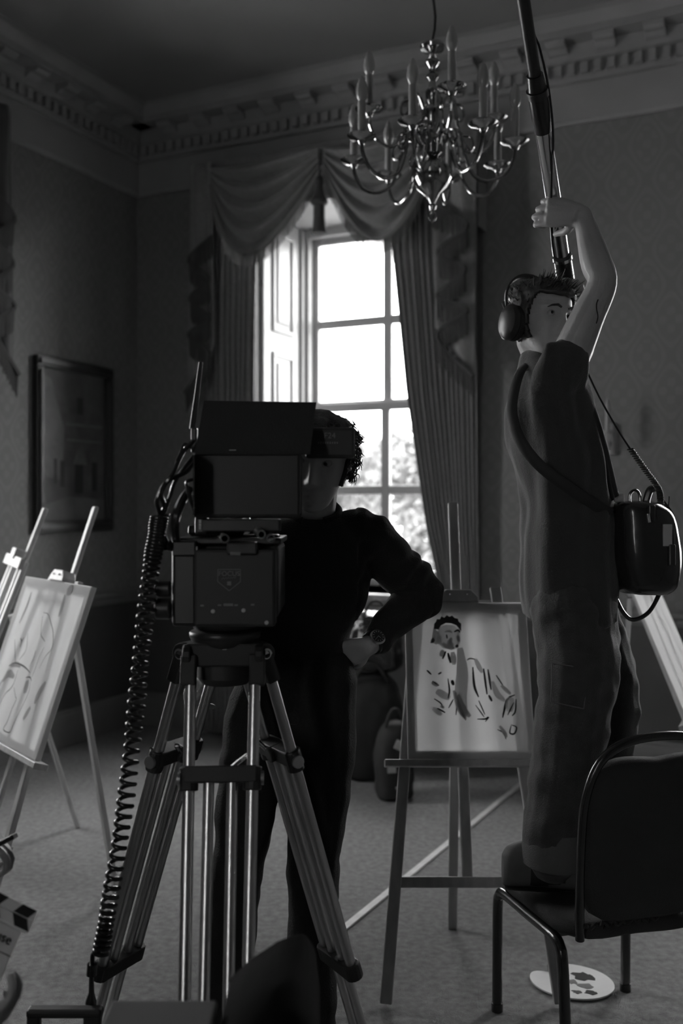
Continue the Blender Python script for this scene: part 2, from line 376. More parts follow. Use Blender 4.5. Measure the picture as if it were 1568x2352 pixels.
def tail(Mx, x0, x1, ztop, y, label, m='drape2', trim='fringe2'):
    """flat gathered tail (x0 inner, x1 outer edge) with a dark fringe zig-zagging down it"""
    def fn(u, v):
        hem = lerp(2.62, 2.30, u); return (lerp(x0, x1, u), y-.02-.018*math.cos(u*9.4)*(1-.3*v)-.01*math.sin(5*v+4*u), lerp(ztop, hem, v))
    o = solid(grid(MB(Mx), 30, 24, fn).build('curtain_tail', m, smooth=True, ang=180), .006); tag(o, label, 'curtain')
    zz = [(-.05, 3.34), (.85, 3.2), (.12, 3.06), (.8, 2.94), (.1, 2.80), (.85, 2.70), (.1, 2.56), (1.0, 2.31)]
    pts = spline([(lerp(x0, x1, a), z) for a, z in zz], 8); fr = MB(Mx); rnd = random.Random(5); n = len(pts)
    def at(k):
        i = min(int(k), n-2); return lerp(pts[i], pts[i+1], k-i)
    for k in range(n*5):
        a = at(k/5*(n-1)/n); yy = y-.052-.018*math.sin(math.pi*((k/5/8) % 1)); L = .13*rnd.uniform(.85, 1.05); w = .0042
        p = V((a[0], yy, a[1])); q = p+V((rnd.uniform(-.004, .004), .012, -L))
        fr.beam(p, q, w, w, (0, 1, 0))
    for k in range(n-1): fr.beam((pts[k][0], y-.055, pts[k][1]), (pts[k+1][0], y-.055, pts[k+1][1]), .02, .024, (0, 1, 0))
    fr.build('fringe', trim, o, kind='stuff')
    return o
def dress(Mx, a, b, which, m_):
    zt = 3.83
    pb = MB(Mx); pb.span((a, -.15, zt-.02), (b, -.002, zt+.02)); pb.span((a, -.165, zt-.1), (b, -.15, zt+.03))
    for x in (a, b-.015): pb.span((x, -.15, zt-.1), (x+.015, -.002, zt-.02))
    o = pb.build('pelmet', m_, bevel=.004); tag(o, 'fabric covered pelmet under the cornice carrying %s' % which, 'pelmet')
    solid(grid(MB(Mx), 60, 6, lambda u, v: (lerp(a, b, u), -.172-.004*math.sin(u*90), lerp(zt+.03, zt-.17, v))).build('valance', m_, o, smooth=True, ang=180), .003)
    for x in (a, b): grid(MB(Mx), 4, 6, lambda u, v: (x, lerp(-.172, -.002, u), lerp(zt+.03, zt-.62, v))).build('return', m_, o)
dress(MW1, -1.08, .93, 'the two swags of the tall window', 'drape')
CJ = -.055
swag(MW1, -.89, CJ-.004, 3.80, .62, -.21, 'fringed swag nearer the corner, one side of the tassel', lowshift=-.07)
swag(MW1, CJ+.004, .70, 3.80, .64, -.21, 'fringed swag behind the chandelier, beside the tassel', lowshift=.04)
tail(MW1, -.87, -1.08, 3.84, -.205, 'gathered curtain tail with zig-zag fringe on the corner side of the window')
tail(MW1, .68, .93, 3.84, -.205, 'gathered curtain tail with zig-zag fringe on the sound recordist side of the window')
drape(MW1, lambda v: -1.02, lambda v: -.63-.04*v, .02, 3.70, 9, .06, -.05, 'long pleated curtain beside the white shutter', 1)
drape(MW1, lambda v: float(np.interp(v, [0, .143, .394, .612, .713, 1], [.33, .347, .449, .579, .665, .70])), lambda v: .90+.005*v, .02, 3.70, 14, .06, -.05, 'long curtain pulled aside along the bright panes', 2)
ts = MB(MW1); c = V((CJ, -.3, 0))
ts.tube([c+V((0, 0, 3.78)), c+V((0, 0, 3.55))], .006)
ts.lathe([(r_, z_+.03) for r_, z_ in ((.004, 3.58), (.02, 3.565), (.026, 3.54), (.022, 3.51), (.036, 3.45), (.056, 3.42), (.05, 3.40), (.036, 3.395), (.036, 3.32), (.04, 3.26), (.046, 3.22), (.0, 3.22))], c)
tag(ts.build('tassel', 'fringe2', smooth=True), 'big silk tassel hanging between the two swags', 'tassel')
# second window's dressing, only its near edge is in the picture
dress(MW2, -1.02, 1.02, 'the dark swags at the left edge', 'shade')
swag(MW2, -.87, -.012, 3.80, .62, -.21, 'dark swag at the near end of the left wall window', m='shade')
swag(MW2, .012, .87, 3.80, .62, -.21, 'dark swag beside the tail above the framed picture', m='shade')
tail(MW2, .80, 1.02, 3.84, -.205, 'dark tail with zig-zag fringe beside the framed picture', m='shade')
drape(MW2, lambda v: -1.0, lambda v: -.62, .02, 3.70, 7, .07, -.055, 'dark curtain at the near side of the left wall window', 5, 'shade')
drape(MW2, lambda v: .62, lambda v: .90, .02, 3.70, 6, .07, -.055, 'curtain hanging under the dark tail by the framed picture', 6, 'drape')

# ------------------------------------------------------------------ framed picture on the left wall
PM = wall_frame(False, .69); pr = thing('framed_picture', PM @ V((0, -.02, 1.39)), 'dark framed painting of a courtyard on the left wall', 'picture')
PW, PZ0, PZ1 = .37, 1.39, 2.50
for (x0, x1, z0, z1) in ((-PW, PW, PZ1-.07, PZ1), (-PW, PW, PZ0, PZ0+.07), (-PW, -PW+.07, PZ0+.07, PZ1-.07), (PW-.07, PW, PZ0+.07, PZ1-.07)):
    m = MB(PM); m.span((x0, -.045, z0), (x1, -.002, z1)); m.span((x0+.016, -.06, z0+.016), (x1-.016, -.045, z1-.016)); m.build('frame_rail', 'frame', pr, bevel=.006)
m = MB(PM); m.span((-PW+.06, -.02, PZ0+.06), (PW-.06, -.012, PZ1-.06)); m.build('painting', 'pic1', pr)
def flatq(poly, mt, y): 
    m = MB(PM); m.prism(poly, PM.inverted() @ frame(PM @ V((0, y, 0)), (PM.to_3x3() @ V((1, 0, 0))), V((0, 0, 1)), PM.to_3x3() @ V((0, -1, 0))), .001); m.build('painted_shape', mt, pr)
sx0 = -PW+.07
flatq([(sx0, 1.47), (PW-.07, 1.47), (PW-.07, 1.60), (-.05, 1.62), (sx0, 1.56)], 'pic2', -.021)
flatq([(sx0, 1.75), (-.12, 1.72), (-.1, 2.05), (-.16, 2.2), (-.22, 2.36), (sx0, 2.4)], 'pic2', -.021)
flatq([(.0, 1.64), (.08, 1.64), (.08, 1.83), (.0, 1.83)], 'pic3', -.022); flatq([(-.02, 1.83), (.12, 1.83), (.1, 1.9), (.03, 1.93)], 'pic2', -.021)
flatq([(.02, 2.16), (.08, 2.16), (.08, 2.27), (.02, 2.27)], 'pic3', -.022); flatq([(-.08, 2.08), (.28, 2.08), (.28, 2.1), (-.08, 2.1)], 'pic2', -.021); flatq([(-.08, 1.98), (.28, 1.98), (.28, 1.995), (-.08, 1.995)], 'pic2', -.021)
flatq([(-.2, 1.7), (-.17, 1.7), (-.17, 1.86), (-.2, 1.86)], 'pic3', -.022); flatq([(-.14, 1.68), (-.1, 1.68), (-.1, 1.85), (-.14, 1.85)], 'pic3', -.022); flatq([(.17, 1.66), (.22, 1.66), (.22, 1.85), (.17, 1.85)], 'pic3', -.022)
# wall sconce behind the sound recordist, barely visible
sc = W(3.34, .02, 0); q = MB()
ss = thing('wall_sconce', W(3.34, .0, 1.95), 'faint candle wall sconce on the wallpaper beside the striped-strap bag', 'sconce')
ss['label'] = 'faint candle wall sconce on the back wall wallpaper'
q.lathe([(.03, -.09), (.035, 0), (.03, .09), (0, .09)], W(3.34, .0, 1.94), 14); q.build('back_plate', 'white', ss, smooth=True)
MB().tube([W(3.34, .03, 1.92), W(3.34, .09, 1.88), W(3.34, .12, 1.92), W(3.34, .12, 1.96)], .007).build('arm', 'white', ss, smooth=True)
MB().lathe([(.0, 1.88), (.026, 1.885), (.03, 1.9), (.012, 1.9), (.011, 2.0), (.013, 2.01), (.014, 2.04), (.004, 2.08)], W(3.34, .12, .08), 12).build('candle', 'white', ss, smooth=True)

# ------------------------------------------------------------------ outside the window
struct(MB().box(W(2, -24, -.4), (90, 46, .2), Matrix.Rotation(-TH, 3, 'Z')).build('lawn', 'lawn'))
def tree(loc, r, h, seed, label, nl=1500, ls=.22):
    rnd = random.Random(seed); root = thing('tree', loc, label, 'tree', 'trees outside the window'); x, y, z = loc
    t = MB(); t.tube([V((x, y, z)), V((x+.1, y, z+h*.5)), V((x, y+.1, z+h*.8))], [r*.1, r*.07, r*.03]); t.build('trunk', 'bark', root, smooth=True)
    c = MB(); blobs = [(V((rnd.uniform(-.6, .6)*r, rnd.uniform(-.6, .6)*r, h*rnd.uniform(.3, .86))), min(r, h*.4)*rnd.uniform(.3, .5)) for _ in range(14)]
    for i in range(nl):
        b, br = rnd.choice(blobs); d = V((rnd.gauss(0, 1), rnd.gauss(0, 1), rnd.gauss(0, 1))).normalized()*br*rnd.uniform(.7, 1.08)
        p = V(loc)+b+d; a = V((rnd.gauss(0, 1), rnd.gauss(0, 1), rnd.gauss(0, 1))).normalized(); e = a.orthogonal().normalized(); f = a.cross(e); s = ls*rnd.uniform(.6, 1.3)
        c.add([p-e*s, p+f*s*.5, p+e*s, p-f*s*.5], [(0, 1, 2, 3)])
    c.build('crown', 'leaf', root)
TR = ((985, 17, 1045, .9, 'small bush close to the glass by the curtain edge'), (800, 22, 1050, 1.4, 'low round tree behind the operator'), (930, 29, 1020, 2.2, 'round tree right of the glazing bar'),
      (760, 36, 1015, 2.4, 'pale tree left of the glazing bar'), (1050, 40, 1025, 2.6, 'tree half hidden by the curtain'), (850, 47, 1000, 3.4, 'broad far tree behind the glazing bar'), (700, 58, 1010, 3.6, 'far tree behind the shutter'), (980, 60, 990, 4.4, 'tallest far tree on the skyline'))
for i, (px, d, py, r, lb) in enumerate(TR):
    q = P(px, py-34, d); tree((q.x, q.y, -.3), r, q.z+.3, 20+i, lb+', outside', 2200, .055*r+.03)

# ================================================================== chandelier
CC = V((.3655, 4.0, -.032))
ch = thing('chandelier', CC+V((0, 0, 2.73)), 'polished brass chandelier with twelve unlit candle bulbs hanging from the ceiling', 'chandelier')
MB().lathe([(.0, 2.772), (.012, 2.775), (.016, 2.79), (.010, 2.80), (.018, 2.815), (.03, 2.835), (.062, 2.862), (.079, 2.895), (.076, 2.93), (.055, 2.962), (.03, 2.975), (.024, 2.985), (.05, 2.995), (.052, 3.05), (.03, 3.06), (.02, 3.08), (.03, 3.10), (.045, 3.12), (.045, 3.17), (.025, 3.18),
            (.016, 3.20), (.028, 3.225), (.03, 3.25), (.016, 3.27), (.013, 3.29), (.026, 3.305), (.026, 3.315), (.013, 3.33), (.014, 3.345), (.03, 3.365), (.03, 3.375), (.015, 3.39), (.012, 3.405), (.025, 3.415), (.046, 3.42), (.05, 3.432), (.047, 3.44), (.02, 3.436), (.01, 3.45), (.0, 3.46)], CC, 28).build('stem', 'brass', ch, smooth=True)
MB().tube([CC+V((.013*math.sin(a), 0, 2.753-.02*math.cos(a))) for a in [i*math.pi/8 for i in range(17)]], .005, 8).build('finial_ring', 'brass', ch, smooth=True)
k = MB(); z = 3.455; i = 0
while z < CEIL-.02:                                          # thin twisted flex up to the ceiling hook
    k.tube([CC+V((.012*math.sin(i*.9), .008*math.cos(i*.7), z)), CC+V((.012*math.sin((i+1)*.9), .008*math.cos((i+1)*.7), z+.05))], .0055, 6); z += .05; i += 1
k.lathe([(.0, CEIL-.03), (.02, CEIL-.025), (.05, CEIL+.01), (.055, CEIL+.031), (0, CEIL+.031)], CC, 16); k.build('hanging_flex', 'chain', ch, smooth=True)
def arm(ang, R, zc, zh):
    ca, sa = math.cos(ang), math.sin(ang)
    def at(r, z): return CC+V((ca*r, sa*r, z))
    s = R/.33; dz = zc-3.0
    pth = spline([tuple(at(r*s, z+dz)) for r, z in ((.045, 3.03), (.075, 3.085), (.115, 3.07), (.13, 2.985), (.165, 2.90), (.225, 2.868), (.288, 2.89), (.324, 2.945), (.33, 2.99))], 6)
    a = MB().tube([V(p) for p in pth], .0075, 8); cur = spline([tuple(at(r*s, z+dz)) for r, z in ((.118, 3.06), (.155, 3.05), (.165, 3.01), (.145, 2.99), (.132, 3.01))], 5); a.tube([V(p) for p in cur], .005, 7)
    o = a.build('arm', 'brass', ch, smooth=True); b = at(R, zc)
    MB().lathe([(.0, -.022), (.012, -.02), (.016, -.01), (.022, -.004), (.046, .002), (.057, .013), (.054, .016), (.022, .006), (.015, .012), (.015, .022), (0, .022)], b, 22).build('drip_pan', 'brass', o, smooth=True)
    MB().lathe([(.0155, .02), (.0155, .145), (.0, .145)], b, 12).build('candle_sleeve', 'candle', o, smooth=True)
    MB().lathe([(.012, .145), (.020, .16), (.0235, .182), (.020, .208), (.010, .235), (.002, .245)], b, 14).build('bulb', 'bulb', o, smooth=True)
for i in range(8): arm(math.radians(-17+45*i+(1.5 if i % 2 else -1)), .33, 3.0, 3.03)
for i in range(4): arm(math.radians(11+90*i), .26, 3.15, 3.18)

# ================================================================== easels with canvases
def homog(src, dst):
    A = []; B = []
    for (x, y), (X, Y) in zip(src, dst):
        A += [[x, y, 1, 0, 0, 0, -X*x, -X*y], [0, 0, 0, x, y, 1, -Y*x, -Y*y]]; B += [X, Y]
    h = np.append(np.linalg.solve(np.array(A, float), np.array(B, float)), 1).reshape(3, 3)
    def f(x, y): q = h @ np.array([x, y, 1.]); return q[0]/q[2], q[1]/q[2]
    return f
def easel(loc, ang, k, cu, cz, mast_z, rear, lb_e, lb_c, strokes, wd='wood', cm='canvas', spread=.27, ctop=None, quad=None, bars=True, ledge=None, mast_u=0.):
    a = math.radians(ang); w = V((math.cos(a), -math.sin(a), 0)); b = V((math.sin(a), math.cos(a), 0)); ph = math.atan(k)
    e = b*math.sin(ph)+V((0, 0, math.cos(ph))); f = -b*math.cos(ph)+V((0, 0, math.sin(ph))); L = V((loc[0], loc[1], 0))
    S = frame(L, w, e, f); cp = math.cos(ph); root = thing('easel', L, lb_e, 'easel', 'wooden A-frame easels')
    for sx in (-1, 1):
        m = MB(S); m.beam((sx*spread, .012, 0), (sx*.135, 1.34, 0), .038, .022, (0, 0, 1)); m.build('front_leg', wd, root, bevel=.004)
    m = MB(S); m.beam((mast_u, .345/cp, -.024), (mast_u, mast_z/cp, -.024), .036, .018, (0, 0, 1)); m.build('mast', wd, root, bevel=.006)
    xx = lerp(spread, .135, .345/cp/1.34); m = MB(S); m.box((0, .345/cp, -.011), (2*xx+.03, .034, .018)); m.build('crossbar', wd, root, bevel=.003)
    xx = lerp(spread, .135, .95); m = MB(S); m.box((0, 1.28, -.018), (2*xx+.03, .034, .016)); m.build('upper_crossbar', wd, root, bevel=.003)
    c0, c1 = cz[0]/cp, cz[1]/cp; lx = ledge or (cu[0]-.07, cu[1]+.05)
    m = MB(S); m.span((lx[0], c0-.024, -.0), (lx[1], c0-.001, .052)); m.build('ledge', wd, root, bevel=.003)
    m = MB(S); m.prism([(-.07, c1+.001), (.07, c1+.001), (.07, c1+.018), (.045, c1+.045), (-.045, c1+.045), (-.07, c1+.018)], Matrix.Translation((mast_u, 0, -.014)), .055); m.build('top_clamp', wd, root, bevel=.004)
    for xx in (-.03, .03): MB(S).ball((mast_u+xx, c1+.026, .043), .004, 8, 5).build('screw', 'steel', root)
    rp = V((rear[0], rear[1], 0)); tp = S @ V((mast_u, 1.25, -.05)); m = MB(); m.beam(rp+V((0, 0, .0)), tp, .034, .02, b); m.build('rear_leg', wd, root, bevel=.004)
    # the canvas stands on the ledge: a thing of its own
    cr = thing('canvas', S @ V(((cu[0]+cu[1])/2, c0, .03)), lb_c, 'canvas', 'stretched canvases on the easels')
    m = MB(S); m.add([(cu[0], c0, .034), (cu[1], c0, .034), (cu[1], c1, .034), (cu[0], c1, .034)], [(0, 1, 2, 3)]); o = m.build('cloth', cm, cr); 
    if bars:
        bw = .03
        for (x0, x1, l0, l1) in ((cu[0], cu[0]+bw, c0, c1), (cu[1]-bw, cu[1], c0, c1), (cu[0]+bw, cu[1]-bw, c0, c0+bw), (cu[0]+bw, cu[1]-bw, c1-bw, c1)):
            m = MB(S); m.span((x0, l0, .012), (x1, l1, .030)); m.build('stretcher_bar', 'wood2', cr)
        for x in (cu[0]-.0012, cu[1]+.0012):
            m = MB(S); m.span((x-.001, c0, .013), (x+.001, c1, .034)); m.build('turned_edge', cm, cr)
    if strokes:
        q = quad; h = homog(q, [(cu[0], c1), (cu[1], c1), (cu[1], c0), (cu[0], c0)]); by = {}
        for mt, wpx, pts in strokes:
            mb = by.setdefault(mt, MB(S)); sc_ = min((cu[1]-cu[0])/abs(q[1][0]-q[0][0]), (c1-c0)/abs(q[2][1]-q[1][1]))*wpx
            if wpx == 0:
                pl = [h(*p) for p in pts]; mb.add([(x, y, .0348+len(mb.f)*2e-6) for x, y in pl], [tuple(range(len(pl)))]); continue
            pp = spline([h(*p) for p in pts], 5) if len(pts) > 2 else [np.array(h(*p)) for p in spline(pts, 4)]
            n = len(pp); vs = []
            for i in range(n):
                d = pp[min(i+1, n-1)]-pp[max(i-1, 0)]; d = d/max(np.linalg.norm(d), 1e-6); nn = np.array([-d[1], d[0]]); ww = sc_/2*(.35+.65*math.sin(math.pi*(i+.6)/(n+.2)))
                z = .0352+.00002*(len(mb.f) % 17); vs += [(*(pp[i]+nn*ww), z), (*(pp[i]-nn*ww), z)]
            mb.add(vs, [(2*i, 2*i+1, 2*i+3, 2*i+2) for i in range(n-1)])
        for mt, mb in by.items(): mb.build({'ink': 'drawn_lines', 'wash': 'wash_strokes', 'paint': 'dark_strokes', 'skinpaint': 'flesh_strokes'}[mt], mt, cr, kind='stuff')
    return root
mid = [('paint', 0, [(1011, 1454), (1012, 1442), (1017, 1436), (1019, 1430), (1026, 1431), (1030, 1424), (1037, 1427), (1043, 1421), (1049, 1425), (1056, 1422), (1061, 1428), (1069, 1430), (1070, 1437), (1076, 1442), (1075, 1462), (1070, 1454), (1064, 1446), (1052, 1441), (1040, 1440), (1028, 1446), (1022, 1456)]),
       ('skinpaint', 0, [(1016, 1470), (1024, 1450), (1040, 1444), (1060, 1446), (1072, 1462), (1072, 1485), (1066, 1500), (1050, 1506), (1030, 1500), (1018, 1490)]),
       ('wash', 0, [(1005, 1478), (1010, 1450), (1020, 1460), (1029, 1474), (1026, 1486), (1014, 1492), (1006, 1486)]), ('paint', 0, [(1003, 1480), (1008, 1474), (1012, 1482), (1008, 1488), (1001, 1488)]), ('wash', 9, [(1030, 1488), (1040, 1496), (1056, 1500)]), ('wash', 6, [(1036, 1462), (1046, 1460), (1054, 1464)]),
       ('paint', 4, [(1040, 1468), (1041, 1478)]), ('paint', 5, [(1058, 1462), (1068, 1458), (1072, 1464)]), ('paint', 7, [(1060, 1498), (1066, 1494)]), ('wash', 12, [(1052, 1476), (1046, 1488), (1056, 1494)]), ('wash', 8, [(1066, 1470), (1068, 1486)]),
       ('skinpaint', 30, [(1070, 1500), (1072, 1560), (1066, 1610), (1072, 1660)]), ('wash', 14, [(1052, 1510), (1054, 1540)]), ('paint', 5, [(1036, 1508), (1028, 1526)]), ('paint', 6, [(1041, 1512), (1046, 1536)]), ('wash', 10, [(1030, 1505), (1024, 1520)]),
       ('ink', 4, [(990, 1552), (1000, 1562)]), ('ink', 4, [(1016, 1562), (1024, 1557)]), ('wash', 10, [(1000, 1580), (1014, 1588)]), ('ink', 5, [(1002, 1578), (1016, 1588)]), ('paint', 8, [(1047, 1576), (1050, 1588)]), ('ink', 4, [(1038, 1572), (1040, 1600), (1036, 1618)]),
       ('ink', 3, [(1004, 1618), (1018, 1628), (1024, 1640)]), ('wash', 7, [(1018, 1634), (1026, 1640)]), ('ink', 3, [(1048, 1620), (1036, 1640)]), ('ink', 4, [(1010, 1640), (1028, 1650)]), ('ink', 3, [(1056, 1630), (1052, 1656)]), ('wash', 16, [(1060, 1610), (1068, 1640), (1084, 1660)]), ('wash', 12, [(1050, 1600), (1060, 1640), (1074, 1666)]),
       ('ink', 4, [(1066, 1652), (1074, 1668)]), ('skinpaint', 12, [(1104, 1528), (1118, 1560)]), ('ink', 3, [(1084, 1530), (1092, 1526), (1104, 1528)]), ('paint', 6, [(1097, 1546), (1098, 1590), (1106, 1616)]), ('paint', 5, [(1122, 1550), (1126, 1610)]), ('paint', 5, [(1132, 1552), (1136, 1600)]), ('paint', 6, [(1130, 1612), (1136, 1626)]),
       ('ink', 3, [(1098, 1634), (1110, 1652), (1116, 1662)]), ('ink', 3, [(1106, 1624), (1118, 1656)]), ('ink', 4, [(1100, 1666), (1118, 1666), (1126, 1662), (1118, 1672)]), ('skinpaint', 14, [(1140, 1580), (1150, 1610), (1166, 1626)]), ('ink', 3, [(1150, 1566), (1164, 1590)]), ('wash', 10, [(1160, 1590), (1180, 1610)]),
       ('ink', 5, [(1190, 1612), (1172, 1622), (1162, 1650), (1158, 1664)]), ('ink', 4, [(1192, 1622), (1188, 1650), (1180, 1660)]), ('skinpaint', 22, [(1180, 1618), (1174, 1650)]), ('ink', 3, [(1186, 1630), (1170, 1658)]), ('ink', 4, [(1176, 1682), (1172, 1698), (1182, 1700), (1188, 1686), (1176, 1680)]), ('wash', 9, [(1150, 1682), (1160, 1698), (1164, 1708)]), ('ink', 3, [(1144, 1690), (1158, 1698), (1162, 1712)]), ('skinpaint', 18, [(1010, 1600), (1040, 1618)]), ('skinpaint', 12, [(1000, 1640), (1020, 1655)])]
easel((.407, 3.08), 0, .345, (-.185, .232), (.706, 1.208), 1.575, (.407, 3.66), 'easel standing between the camera operator and the chair, legs on carpet', 'backlit canvas with a half-painted head and loose torso strokes',
      mid, quad=[(946, 1388), (1232, 1392), (1224, 1757), (941, 1752)], ledge=(-.265, .29))
lft = [('ink', 2.2, [(122, 1412), (133, 1416), (140, 1436), (145, 1458), (143, 1490), (128, 1510), (112, 1540)]), ('ink', 2, [(120, 1420), (116, 1460), (122, 1472), (126, 1478)]), ('ink', 2, [(104, 1500), (98, 1520), (88, 1540)]), ('ink', 2, [(124, 1490), (112, 1515), (100, 1548), (94, 1562)]),
       ('ink', 4, [(66, 1474), (68, 1482), (64, 1496)]), ('ink', 3, [(74, 1472), (68, 1484)]), ('ink', 2, [(84, 1462), (80, 1500), (62, 1526)]), ('ink', 2.2, [(51, 1478), (52, 1510), (53, 1536)]), ('ink', 4, [(36, 1542), (50, 1534), (68, 1536), (82, 1544), (90, 1552)]), ('wash', 14, [(40, 1540), (56, 1536), (66, 1540)]),
       ('ink', 2.6, [(36, 1548), (24, 1570), (8, 1600), (0, 1640)]), ('ink', 2.4, [(60, 1548), (50, 1580), (40, 1596), (28, 1608), (10, 1640)]), ('ink', 2.4, [(50, 1590), (54, 1610), (56, 1618), (46, 1640), (34, 1672), (24, 1692), (40, 1696), (48, 1680), (62, 1650), (86, 1600), (92, 1570)]), ('ink', 3, [(80, 1564), (90, 1562), (94, 1570)]),
       ('wash', 20, [(20, 1580), (36, 1560), (50, 1566)]), ('wash', 24, [(84, 1570), (78, 1600)]), ('wash', 20, [(128, 1568), (112, 1596), (102, 1620)]), ('wash', 16, [(92, 1630), (74, 1660)]), ('wash', 14, [(172, 1370), (164, 1400), (158, 1420)]), ('wash', 10, [(92, 1366), (80, 1400), (62, 1440)]), ('wash', 26, [(190, 1356), (176, 1364)])]
A1 = math.radians(52.8); w1_ = V((math.cos(A1), -math.sin(A1), 0)); e1 = V((-1.378, 3.559, 0))-w1_*.085
easel((e1.x, e1.y), 52.8, .348, (-.335, .335), (.655, 1.252), 1.56, (-.885, 3.93), 'easel leaning beside the coiled cable, holding the line drawing', 'backlit canvas with a bare ink line drawing of a standing figure', lft, spread=.30,
      quad=[(77, 1328), (229, 1352), (103, 1745), (-55, 1700)])
rgt = [('ink', 3, [(1490, 1420), (1500, 1450), (1512, 1476)]), ('ink', 2.4, [(1496, 1440), (1516, 1468), (1530, 1510)]), ('wash', 16, [(1478, 1385), (1488, 1420)]), ('ink', 2.4, [(1520, 1480), (1536, 1530)])]
easel((1.794, 4.307), -65, .42, (-.35, .35), (.66, 1.42), 1.6, (1.22, 4.50), 'easel standing behind the sound recordist by the back wall', 'brightly lit pale canvas half hidden behind the hanging bag', rgt, cm='canvas2', quad=[(1380, 1235), (1440, 1235), (1610, 1640), (1555, 1640)], bars=False)
# slatted pale easel at the far left, no canvas in view
def slat_easel():
    a = math.radians(65); w = V((math.cos(a), -math.sin(a), 0)); b = V((math.sin(a), math.cos(a), 0)); k = .38; ph = math.atan(k)
    L = V((-1.92, 4.35, 0)); e = b*math.sin(ph)+V((0, 0, math.cos(ph))); f = -b*math.cos(ph)+V((0, 0, math.sin(ph))); S = frame(L, w, e, f)
    r = thing('studio_easel', L, 'pale slatted studio easel catching light at the left edge', 'easel')
    MB(S).box((0, .95, -.02), (.045, 1.42, .022)).build('mast', 'wood2', r, bevel=.004)
    for x in (-.23, -.13, .09, .19): MB(S).box((x, .72, 0), (.045, 1.36, .022)).build('slat', 'wood2', r, bevel=.004)
    for l in (.1, .78, 1.385): MB(S).box((0, l, .024), (.54, .05, .024)).build('crosspiece', 'wood2', r, bevel=.004)
    MB(S).box((0, 1.42, .02), (.12, .05, .05)).build('top_clamp', 'wood2', r, bevel=.004)
    MB(S).box((.0, .80, .06), (.6, .025, .05)).build('ledge', 'wood2', r, bevel=.004)
    MB(S).beam((.12, .86, .05), (.26, .72, .12), .03, .03).build('bracket', 'wood2', r, bevel=.003)
    MB().beam(V((-1.277, 4.82, 0)), S @ V((0, 1.15, -.05)), .036, .022, b).build('rear_leg', 'wood2', r, bevel=.004)
slat_easel()

# ================================================================== cinema tripod
TC = V((-.257, 2.2, 0)); tr = thing('tripod', TC, 'heavy aluminium twin-tube tripod under the cinema camera', 'tripod')
ZT = 1.262
MB().lathe([(.0, ZT-.10), (.05, ZT-.10), (.062, ZT-.085), (.062, ZT-.02), (.07, ZT-.012), (.076, ZT+.0), (.076, ZT+.016), (.06, ZT+.022), (.0, ZT+.022)], TC, 32).build('bowl', 'black', tr, smooth=True)
MB().lathe([(.077, ZT+.002), (.0785, ZT+.004), (.0785, ZT+.013), (.077, ZT+.015)], TC, 40).build('bowl_ring', 'black2', tr, smooth=True)
MB().box(TC+V((0, -.0635, ZT-.015)), (.022, .003, .006)).build('level_mark', 'tape', tr)
feet = [V((.115, 2.42, .03)), V((-.655, 2.42, .03)), V((-.235, 1.76, .03))]
for i, ft in enumerate(feet):
    r = (ft-TC); r.z = 0; rl = r.length; r.normalize(); t = V((-r.y, r.x, 0)); top = TC+r*.075+V((0, 0, ZT-.075)); d = ft-top
    def at(f, s, n=0.): return top+d*f+t*s
    nrm = t.cross(d).normalized()
    hb = MB()
    for s in (-1, 1):
        hb.tube([TC+r*.058+t*.068*s+V((0, 0, ZT-.03)), TC+r*.058+t*.086*s+V((0, 0, ZT-.03))], .024, 14)
        hb.beam(TC+r*.058+t*.073*s+V((0, 0, ZT-.03)), at(.015, .073*s), .034, .03, r)
    hb.beam(TC+r*.05-t*.08+V((0, 0, ZT-.03)), TC+r*.05+t*.08+V((0, 0, ZT-.03)), .03, .05); hb.build('leg_yoke', 'black', tr, bevel=.004)
    for s in (-1, 1): MB().lathe([(.0, 0), (.012, 0), (.013, .003), (.0085, .004), (.007, .001), (0, .001)], TC+r*.058+t*.0865*s+V((0, 0, ZT-.03)), 16, (t*s).to_track_quat('Z', 'Y').to_matrix()).build('hinge_bolt', 'steel', tr, smooth=True)
    for s in (-1, 1): MB().tube([at(.0, .068*s), at(.61, .060*s)], .0125, 14).build('outer_tube', 'alu', tr, smooth=True)
    for s in (-1, 1): MB().tube([at(.16, .024*s), at(.97, .024*s)], .0115, 14).build('inner_tube', 'alu', tr, smooth=True)
    cm = MB(); cm.beam(at(.165, -.075), at(.165, .075), .04, .034, d); 
    for s in (-1, 1): cm.tube([at(.152, .066*s), at(.192, .065*s)], .0195, 14)
    cm.tube([at(.165, 0)-nrm*.01, at(.165, 0)+nrm*.03], .018, 12); cm.build('upper_clamp', 'black', tr, bevel=.003)
    for s in (-1, 1): MB().lathe([(.0, 0), (.014, 0), (.014, .006), (.0, .006)], at(.172, .083*s), 14, (t*s).to_track_quat('Z', 'Y').to_matrix()).build('clamp_cap', 'alu', tr, smooth=True)
    lv = MB(); lv.beam(at(.166, .0)+nrm*.02, at(.13, .055)+nrm*.035, .012, .008); lv.build('clamp_lever', 'steel', tr, bevel=.003)
    cm = MB(); cm.beam(at(.61, -.07), at(.61, .07), .04, .036, d)
    for s in (-1, 1): cm.tube([at(.595, .060*s), at(.625, .060*s)], .021, 14)
    cm.build('lower_clamp', 'black', tr, bevel=.003)
    fm = MB(); fm.beam(at(.965, -.035), at(.965, .035), .04, .03, d); fm.lathe([(0, -.03), (.035, -.03), (.038, -.02), (.02, .0), (.0, .01)], ft, 16); fm.build('foot', 'rubber', tr, smooth=True)

